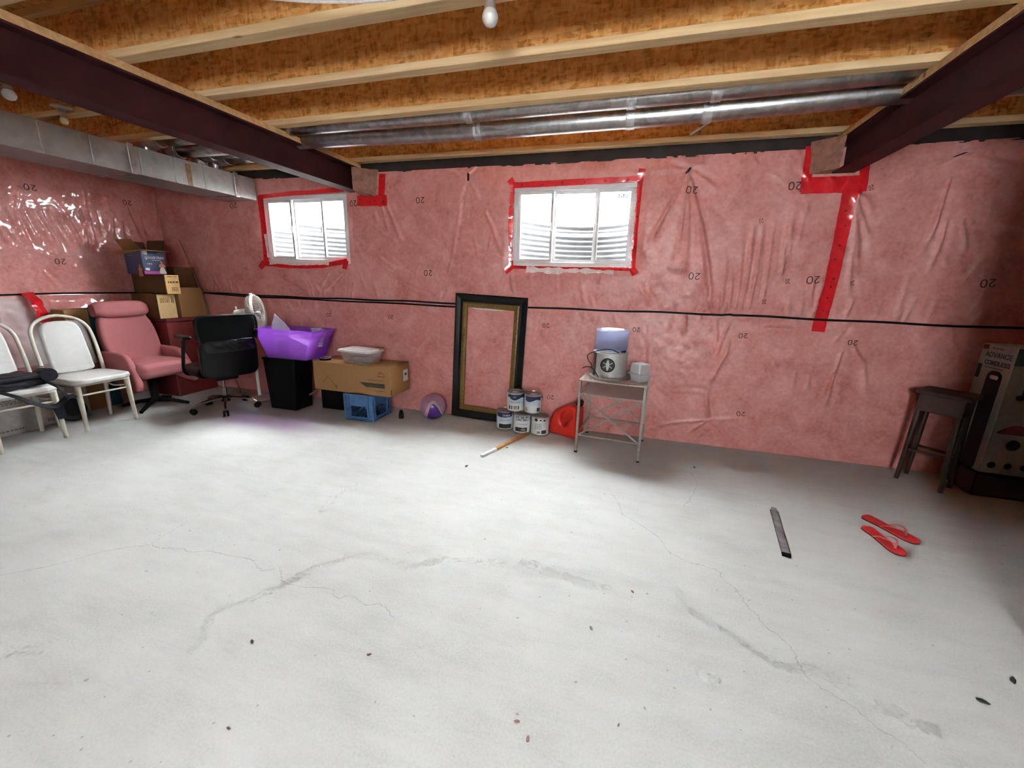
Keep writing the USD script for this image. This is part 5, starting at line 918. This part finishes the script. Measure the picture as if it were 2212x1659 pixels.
# ------------------------------------------------------------------ pink armchair
M_pinkf = simple('dusty_pink_upholstery', (.40, .145, .15), .95, vary=.12, scale=140, spec=.15, bump=.3); 
ar = thing('armchair', 'dusty pink upholstered swivel armchair with a head roll', 'armchair', (-4.89, 3.0, 0), rz=-.03)
back = sub(extr(Polygon(spline([(-.21, 0), (-.245, .15), (-.25, .34), (-.215, .50), (-.15, .55), (.15, .55), (.215, .50), (.25, .34), (.245, .15), (.21, 0)], 6, True)), .10, .035, 4), .04)
v = np.array(back.vertices); x, y, z = v.T; back = trimesh.Trimesh(np.stack([z + .05*(x/.25)**2 - .02*np.sin(y/.55*PI), x, y], 1), back.faces, process=True)
part('backrest', T(back, (-.22, 0, .43), ry=-.27), M_pinkf, ar, 50)
hp = np.linspace(-.235, .235, 15); part('head_roll', T(sweep([(0, q, 0) for q in hp], [rect(-.075*f, .075*f, -.085*f, .085*f, .055*f).exterior.coords[:-1] for f in np.clip(np.sqrt(1-(np.abs(hp)/.262)**6), .3, 1)]), (-.285, 0, 1.02), ry=-.27), M_pinkf, ar, 60)
part('seat_cushion', T(cushion(.56, .50, .15, .08, .02), (.02, 0, .355)), M_pinkf, ar, 50)
armp = Polygon(spline([(-.33, .30), (-.325, .38), (-.28, .405), (-.10, .405), (.04, .395), (.12, .34), (.19, .22), (.235, .12), (.235, .06), (.19, .03), (.0, .06), (-.20, .12), (-.30, .18)], 5, True))
for s in (-1, 1):
    m = extr(armp, .065, .028, 4); part('arm_panel', B(T(m, (.05, .215, -.0325)), axes((0, s*.285, .0), (1, 0, 0), (0, -s*.06, 1))), M_pinkf, ar, 50)
part('swivel_post', cyl((0, 0, .05), (0, 0, .36), .035, n=20), M_cap, ar)
for k in range(4):
    a = k*PI/2+.6; part('swivel_foot', tube([(0, 0, .07), (.15*math.cos(a), .15*math.sin(a), .055), (.30*math.cos(a), .30*math.sin(a), .016)], [.025, .02, .016], 10), M_cap, ar)

# ------------------------------------------------------------------ white metal chairs with wrapped cushions
M_cream = simple('cream_enamel', (.70, .66, .56), .3, vary=.05, coat=.4); M_cush = simple('white_vinyl_cushion', (.74, .735, .70), .4, vary=.04, coat=.2); M_wrap = film('clear_cushion_film', (.9, .9, .88), .80, .08)
def white_chair(loc, rz, lab, wrapped):
    c = thing('dining_chair', lab, 'chair', loc, rz, group='white padded chairs along the left wall')
    hoop = [(-.165, -.212, .42), (-.19, -.214, .60), (-.225, -.212, .78), (-.25, -.195, .89), (-.272, -.13, .965), (-.283, 0, 1.0), (-.272, .13, .965), (-.25, .195, .89), (-.225, .212, .78), (-.19, .214, .60), (-.165, .212, .42)]
    part('back_hoop', tube(hoop, .0145, 12, smooth=6), M_cream, c, 60)
    for s in (-1, 1):
        part('leg', tube([(.185, s*.183, .43), (.20, s*.19, 0)], [.023, .015], 14), M_cream, c, 60); part('leg', tube([(-.165, s*.205, .46), (-.185, s*.195, 0)], [.020, .015], 14), M_cream, c, 60)
    part('stretcher', cyl((.188, -.182, .33), (.188, .182, .33), .009, n=10), M_cream, c)
    for s in (-1, 1): part('stretcher', tube([(.186, s*.184, .35), (.0, s*.175, .33), (-.17, s*.20, .35)], .008, 8, smooth=4), M_cream, c)
    part('seat_frame', T(extr(rect(-.19, .235, -.205, .205, .05), .014), (0, 0, .418)), M_cream, c)
    sm = T(cushion(.455, .44, .045, .09, .014), (.025, 0, .432)); part('seat', sm, M_cush, c, 50)
    bp = Polygon(spline([(-.125, 0), (-.150, .08), (-.150, .20), (-.145, .36), (-.128, .43), (-.09, .462), (0, .475), (.09, .462), (.128, .43), (.145, .36), (.150, .20), (.150, .08), (.125, 0)], 5, True))
    m = sub(extr(bp, .045, .018, 4), .04); v = np.array(m.vertices); x, y, z = v.T; v = np.stack([z-.022, x, y], 1); bm_ = trimesh.Trimesh(v, m.faces, process=True)
    part('back_pad', T(bm_, (-.185, 0, .485), ry=-.19), M_cush, c, 50)
    if wrapped:
        W = np.linspace(-.195, .195, 22); Z = np.linspace(.05, .47, 26); ww, zz = np.meshgrid(W, Z, indexing='ij'); lim = np.clip(1.15-np.clip((zz-.30)/.2, 0, 1)**2*.55, .4, 1); ww = ww*lim
        fm = trimesh.Trimesh(np.stack([.030 + .012*meshkit.fbm(np.stack([ww*14, zz*14, 0*ww], -1), 4, 3) - .05*(np.abs(ww)/.2)**3, ww, zz], -1).reshape(-1, 3), grid_faces(22, 26), process=False)
        part('cushion_film', T(fm, (-.185, 0, .485), ry=-.19), M_wrap, c, 40, label='clear plastic wrap still on the back cushion')
    return c
ch1 = white_chair((-4.83, 1.925, 0), -.06, 'white padded chair at the left edge with a black bag on its seat', False)
ch2 = white_chair((-4.815, 2.445, 0), -.02, 'white padded chair beside the pink armchair, clear film on its back', True)

# black bag on the first chair
M_bag = simple('black_nylon', (.007, .0075, .012), .5, spec=.3, vary=.5, scale=25); M_webb = simple('black_webbing', (.006, .006, .009), .6, spec=.2, vary=.3, scale=80)
bg = thing('bag', 'black nylon bag with dangling straps lying on the white chair seat', 'bag', (-4.70, 1.90, .486), rz=0)
part('bag_body', jitter(sub(rbox(-.14, .12, -.30, .17, -.001, .085, .035), .025), .014, 13, 2), M_bag, bg, 50)
part('bag_flap', jitter(sub(rbox(-.11, .13, -.28, .13, .065, .105, .018), .025), .013, 11, 6), M_bag, bg, 50)
part('rolled_end', T(jitter(sub(cyl((0, 0, -.13), (0, 0, .13), .050, n=18), .025), .010, 18, 8), (.03, .195, .075), rx=.25, ry=PI/2-.1), M_bag, bg, 50)
part('piping', tube([(-.06, .17, .128), (.03, .215, .138), (.10, .225, .10), (.14, .20, .05)], .0045, 8, smooth=6), simple('pale_piping', (.45, .46, .48), .3), bg)
part('buckle', box(.10, .13, -.23, -.19, .085, .10, .004), simple('grey_buckle', (.25, .26, .27), .35), bg)
def webbing(pts, w):
    p = spline(pts, 8); t = np.gradient(p, axis=0); t /= np.linalg.norm(t, axis=1, keepdims=True); up = np.array((.25, .9, .3)); 
    return sweep(p, np.array([(-w/2, -.0018), (w/2, -.0018), (w/2, .0018), (-w/2, .0018)]))
part('strap', webbing([(.12, -.14, .02), (.225, -.08, -.03), (.25, -.02, -.09), (.25, .06, -.14), (.25, .12, -.155), (.245, .19, -.11), (.24, .25, -.10)], .045), M_webb, bg)
part('strap', webbing([(.13, .14, .04), (.235, .17, -.02), (.25, .185, -.075), (.245, .20, -.11)], .028), M_webb, bg)
part('strap', hull([(.246, .085, -.14), (.246, .165, -.13), (.244, .11, -.27), (.244, .16, -.275), (.240, .085, -.14), (.240, .165, -.13), (.238, .11, -.27), (.238, .16, -.275)]), M_webb, bg)

# boxes and things behind the white chairs
M_greyw = simple('greyish_white_carton', (.50, .45, .42), .7, vary=.12, scale=25); M_grprint = simple('grey_print', (.20, .17, .16), .7)
gb = thing('carton', 'greyish white carton with a dark hand hole, under the chair with the bag', 'carton', (-5.24, 1.72, 0))
part('carton_body', box(-.16, .16, -.46, .44, 0, .335, .005), M_greyw, gb); part('hand_hole', T(extr(rect(-.045, .045, -.014, .014, .012), .003), (.1605, .0, .14)) if 0 else B(extr(rect(-.045, .045, -.014, .014, .012), .002), axes((.1595, .10, .125), (0, 1, 0), (0, 0, 1))), M_black, gb, False)
part('small_print', B(blocks(.30, .05, 3, 8, .85), axes((.1603, .22, .29), (0, 1, 0), (0, 0, 1))), M_grprint, gb, False); part('small_print', B(blocks(.4, .02, 1, 9, .85), axes((.1603, .15, .045), (0, 1, 0), (0, 0, 1))), M_grprint, gb, False)
g2 = thing('carton', 'greyish carton behind the legs of the film-wrapped chair', 'carton', (-5.27, 2.37, 0)); part('carton_body', box(-.13, .13, -.19, .20, 0, .33, .005), M_greyw, g2); part('small_print', B(blocks(.25, .03, 2, 18, .85), axes((.1303, .0, .05), (0, 1, 0), (0, 0, 1))), M_grprint, g2, False)
wh = thing('wheel', 'round black wheel leaning between the two white chairs', 'wheel', (-5.08, 2.40, 0)); part('tyre', B(lathe([(.06, -.025), (.095, -.028), (.105, -.02), (.108, 0), (.105, .02), (.095, .028), (.06, .025)], 36, (0, .0, 0)), axes((0, 0, .109), (0, 1, 0), (-.15, 0, 1))), M_cap, wh); part('wheel_disc', B(lathe([(0, -.01), (.062, -.012), (.062, .012), (0, .016)], 30), axes((0, 0, .109), (0, 1, 0), (-.15, 0, 1))), M_black, wh)
M_teal = simple('teal_print', (.008, .075, .095), .6, vary=.1)
tb2 = thing('cardboard_box', 'tall brown box with a teal printed side behind the white chairs', 'cardboard box', (-5.40, 2.79, 0)); part('carton', box(-.10, .09, -.17, .02, 0, 1.03, .004), M_kraft, tb2); part('printed_side', box(-.10, .0905, .02, .15, 0, 1.03, .004), M_teal, tb2, label='teal printed part of the box')
rt_ = single('tape', T(tape([(2.52, 1.19), (2.53, 1.08), (2.55, .93), (2.56, .80)], .085, 5, off=0, wav=.3, seed=4, yfun=lambda a, b: .0*a + .010*np.sin(a*80)+.012*np.sin(b*60))), M_tape, 'glossy red tape hanging on the left wall above the white chairs', 'tape')
UsdGeom.Xformable(rt_).ClearXformOpOrder(); v = np.array(UsdGeom.Mesh(rt_).GetPointsAttr().Get()); lx = left_x(v[:, 0], v[:, 2]); UsdGeom.Mesh(rt_).GetPointsAttr().Set(Vt.Vec3fArray.FromNumpy(np.stack([lx + .095 - .07*np.clip((v[:, 2]-1.10)/.09, 0, 1) - v[:, 1]*.6, v[:, 0], v[:, 2]], 1).astype(np.float32))); UsdGeom.Mesh(rt_).GetNormalsAttr().Clear()
M_bagfilm = film('loose_poly_film', (.85, .76, .76), .5, .12)
py, pz = np.meshgrid(np.linspace(.9, 2.60, 90), np.linspace(.50, 1.155, 36), indexing='ij'); px = left_x(py, pz) + .012 + .07*np.clip((1.155-pz)/.12, 0, 1)*np.clip((2.62-py)/.15, 0, 1)*meshkit.fbm(np.stack([py*5, pz*5, 0*py], -1), 4, 51) + .02*meshkit.noise(np.stack([py*22, pz*22, 0*py], -1), 52)
single('plastic_sheet', trimesh.Trimesh(np.stack([px, py, pz], -1).reshape(-1, 3), grid_faces(90, 36)[:, ::-1], process=False), M_bagfilm, 'puckered clear plastic sheeting bunched against the left wall behind the white chairs', 'plastic sheet', smooth=50)

# ------------------------------------------------------------------ stack of boxes in the corner
M_redbox = simple('dark_red_trunk', (.16, .022, .020), .55, vary=.15); M_blue = simple('navy_package', (.012, .028, .085), .4, vary=.15, coat=.3); M_mag = simple('magenta_stripe', (.40, .05, .30), .45); M_skin = simple('printed_skin_tone', (.52, .20, .13), .6); M_cloth = simple('printed_white_cloth', (.75, .68, .55), .6)
rd = thing('trunk', 'dark red lidded trunk at the bottom of the corner stack', 'trunk', (-5.25, 3.53, 0)); part('trunk_body', box(-.26, .24, -.20, .27, 0, .86, .008), M_redbox, rd); part('lid', box(-.265, .247, -.207, .275, .865, .905, .008), M_redbox, rd)
SX = axes((0, 0, 0), (0, 1, 0), (0, 0, 1))       # prints on faces that look along +x
sx = lambda m, x, y, z: B(T(m, (y, z, x)), SX)
b1 = thing('cardboard_box', 'brown box with a pale printed side on the red trunk', 'cardboard box', (-5.2, 3.36, .907)); part('carton', box(-.19, .195, -.095, .095, 0, .268, .004), M_kraft_d, b1); part('printed_side', box(.195, .200, -.09, .094, .004, .262), M_kraft_l, b1, False); part('small_print', sx(blocks(.10, .055, 4, 21, .8), .2003, -.015, .20), M_bprint, b1, False); part('small_print', sx(cat(rb_ := box(-.004, .004, -.03, .03, 0, .0004), T(rb_, (.016, 0, 0)), T(box(-.012, .028, -.001, .001, 0, .0004), (0, .034, 0))), .2003, .055, .20), M_gprint, b1, False)
c1 = thing('cardboard_box', 'plain brown box on the red trunk, closest to the back wall', 'cardboard box', (-5.2, 3.645, .907)); part('carton', box(-.19, .20, -.145, .15, 0, .335, .004), M_kraft, c1); part('top_flap', box(-.19, .20, -.145, .0, .334, .338), M_kraft, c1, False)
a1 = thing('cardboard_box', 'flat dark brown box with a bright printed end, above the pale printed one', 'cardboard box', (-5.2, 3.452, 1.177)); part('carton', box(-.25, .25, -.107, .045, 0, .205, .004), M_kraft_d, a1); part('printed_end', box(.25, .262, -.107, .036, .0, .205), simple('orange_kraft', (.66, .42, .16), .7, vary=.12, scale=50), a1, False); part('small_print', sx(blocks(.10, .012, 1, 31, .85), .2623, -.035, .185), M_bprint, a1, False); part('small_print', sx(blocks(.11, .030, 1, 32, .95), .2623, -.03, .125), M_bprint, a1, False); part('small_print', sx(blocks(.07, .045, 4, 33, .7), .2623, -.02, .05), M_bprint, a1, False)
d1 = thing('cardboard_box', 'dark brown box at the back of the corner stack, topmost against the wall', 'cardboard box', (-5.24, 3.66, 1.246)); part('carton', box(-.16, .16, -.11, .13, 0, .225, .004), M_kraft_d, d1)
e1 = thing('package_box', 'open navy printed package box on top of the corner stack', 'package box', (-5.20, 3.372, 1.383))
part('package_wall', cat(box(-.155, .10, -.115, .115, 0, .255, .003)), M_blue, e1)
part('purple_stripe', sx(extr(rect(-.11, .112, -.016, .016), .0004), .1002, 0, .020), M_mag, e1, False); part('lettering', sx(meshkit.text_mesh('goodnites', .030, .0005), .1003, -.085, .165), M_labwhite, e1, False); part('small_print', sx(blocks(.09, .010, 1, 41, .9), .1003, .03, .150), M_labwhite, e1, False)
part('printed_badge', sx(extr(rect(-.025, .025, -.020, .020, .006), .0004), .1003, -.078, .225), M_labwhite, e1, False); part('printed_badge', sx(extr(rect(-.022, .022, -.014, .014, .004), .0004), .1003, -.075, .055), M_labwhite, e1, False); part('lettering', sx(blocks(.05, .018, 1, 43, .8), .1003, -.045, .11), M_labwhite, e1, False); part('small_print', sx(blocks(.04, .010, 1, 44, .8), .1003, .07, .228), M_labwhite, e1, False)
fig = lambda s: (extr(Polygon(spline([(-.030, 0), (-.026, .04), (-.012, .065), (.012, .065), (.028, .03), (.032, 0)], 4, True)), .0005), cat(extr(Point(0, .118).buffer(.013), .0006), extr(Polygon(spline([(-.018, .062), (-.032, .08), (-.02, .098), (0, .106), (.02, .098), (.034, .08), (.018, .062)], 4, True)), .0005)))
sk, tp = fig(1); part('printed_figure', sx(sk, .1004, .075, .012), M_cloth, e1, False); part('printed_figure', sx(tp, .1004, .075, .012), M_skin, e1, False)
NY = lambda m, x, z: B(T(m, (x, z, .1152)), FR); part('printed_figure', NY(tp, .05, -.03), M_skin, e1, False); part('printed_figure', NY(sk, .05, -.02), M_skin, e1, False); part('small_print', NY(blocks(.07, .014, 1, 47, .8), -.07, .19), M_grprint, e1, False)
part('flap', T(box(-.155, .10, -.004, 0, 0, .12), (0, -.112, .252), rx=.55), M_kraft, e1, False); part('flap', T(box(-.155, .10, -.13, 0, -.004, 0), (0, -.115, .255), rx=.35), M_kraft, e1, False)
part('flap', T(box(-.155, .10, 0, .004, 0, .12), (0, .112, .252), rx=-.25), M_kraft_d, e1, False); part('flap', T(box(0, .10, -.112, .112, -.003, 0), (.10, 0, .258), ry=.12), M_kraft_l, e1, False); part('flap', T(box(-.004, 0, -.112, .112, 0, .10), (-.152, 0, .252), ry=-.3), M_kraft_d, e1, False)

# ------------------------------------------------------------------ dark corner on the right
M_vac = simple('appliance_carton', (.50, .52, .50), .6, vary=.08, scale=30); M_vteal = simple('teal_shade_print', (.05, .10, .095), .6, vary=.3, scale=8); M_vblack = simple('black_appliance_print', (.008, .008, .012), .5); M_walnut = simple('dark_walnut', (.035, .014, .008), .5, vary=.3, scale=12)
vb = thing('appliance_box', 'tall white appliance carton with a black upright vacuum picture, in the dark right corner', 'carton', (2.475, 3.53, .165)); part('carton', box(0, .46, 0, .295, 0, .90, .005), M_vac, vb)
VX = axes((0, 0, 0), (0, -1, 0), (0, 0, 1)); vx = lambda m, y, z: B(T(m, (-y, z, .0004)), VX)
part('appliance_picture', vx(extr(rect(-.065, .065, -.36, .36, .05), .0005), .115, .36), M_vblack, vb, False); part('picture_handle', vx(extr(rect(-.035, .035, -.014, .014, .012), .0012), .115, .675), M_sticker, vb, False)
part('lettering', vx(meshkit.text_mesh('ADVANCE', .034, .0005, True), .245, .81), M_vteal, vb, False); part('lettering', vx(meshkit.text_mesh('CORDLESS', .030, .0005, True), .235, .755), M_vblack, vb, False); part('small_print', vx(blocks(.16, .014, 1, 51, .85), .14, .735), M_grprint, vb, False)
part('red_badge', vx(extr(rect(-.024, .024, -.016, .016), .0004), .258, .875), simple('red_badge_print', (.25, .02, .04), .6), vb, False); part('small_print', vx(blocks(.10, .014, 1, 52, .85), .15, .872), M_grprint, vb, False); part('side_photo', vx(extr(rect(-.018, .018, -.05, .05), .0004), .265, .70), M_vblack, vb, False)
vy = lambda m, x, z: B(T(m, (x, z, .0004)), FR)
part('printed_panel', vy(extr(rect(.0, .45, .78, .895), .0004), 0.005, 0), M_vteal, vb, False); part('appliance_picture', vy(cat(extr(rect(-.014, .014, 0, .22), .0006), extr(rect(-.04, .04, -.03, .0, .012), .0006)), .11, .58), M_vblack, vb, False); part('red_swoosh', vy(extr(Polygon(spline([(.03, .31), (.12, .37), (.22, .35), (.30, .37), (.24, .31), (.12, .30)], 5, True)), .0005), 0, 0), simple('dark_red_print', (.14, .02, .016), .6), vb, False); part('printed_disc', vy(extr(Point(.14, .225).buffer(.038), .0005), 0, 0), M_vblack, vb, False)
for k in range(5): part('printed_disc', vy(extr(Point(.06+.09*k, .07).buffer(.022), .0005), 0, 0), M_vblack, vb, False)
single('low_box', box(0, .50, 0, .33, 0, .164, .006), M_walnut, 'low dark wooden box under the white appliance carton', 'box', loc=(2.455, 3.505, 0))
sl = thing('stool', 'dark wooden stool in the dark corner before the white appliance carton', 'stool', (2.235, 3.62, 0), rz=math.atan2(-.17, .165))
part('seat', T(cushion(.30, .24, .035, .03, .0), (0, 0, .685)), M_walnut, sl)
for m in (box(-.125, .125, -.095, -.080, .56, .69, .003), box(-.125, .125, .080, .095, .56, .69, .003), box(-.125, -.11, -.08, .08, .56, .69, .003), box(.11, .125, -.08, .08, .56, .69, .003)): part('apron', m, M_walnut, sl)
for sx_ in (-1, 1):
    for sy_ in (-1, 1): part('leg', tube([(sx_*.105, sy_*.075, .68), (sx_*.118, sy_*.083, .2), (sx_*.125, sy_*.09, 0)], [.020, .017, .014], 10), M_walnut, sl)
for s in (-1, 1): part('stretcher', cyl((-.115, s*.082, .25), (.115, s*.082, .25), .010, n=10), M_walnut, sl)
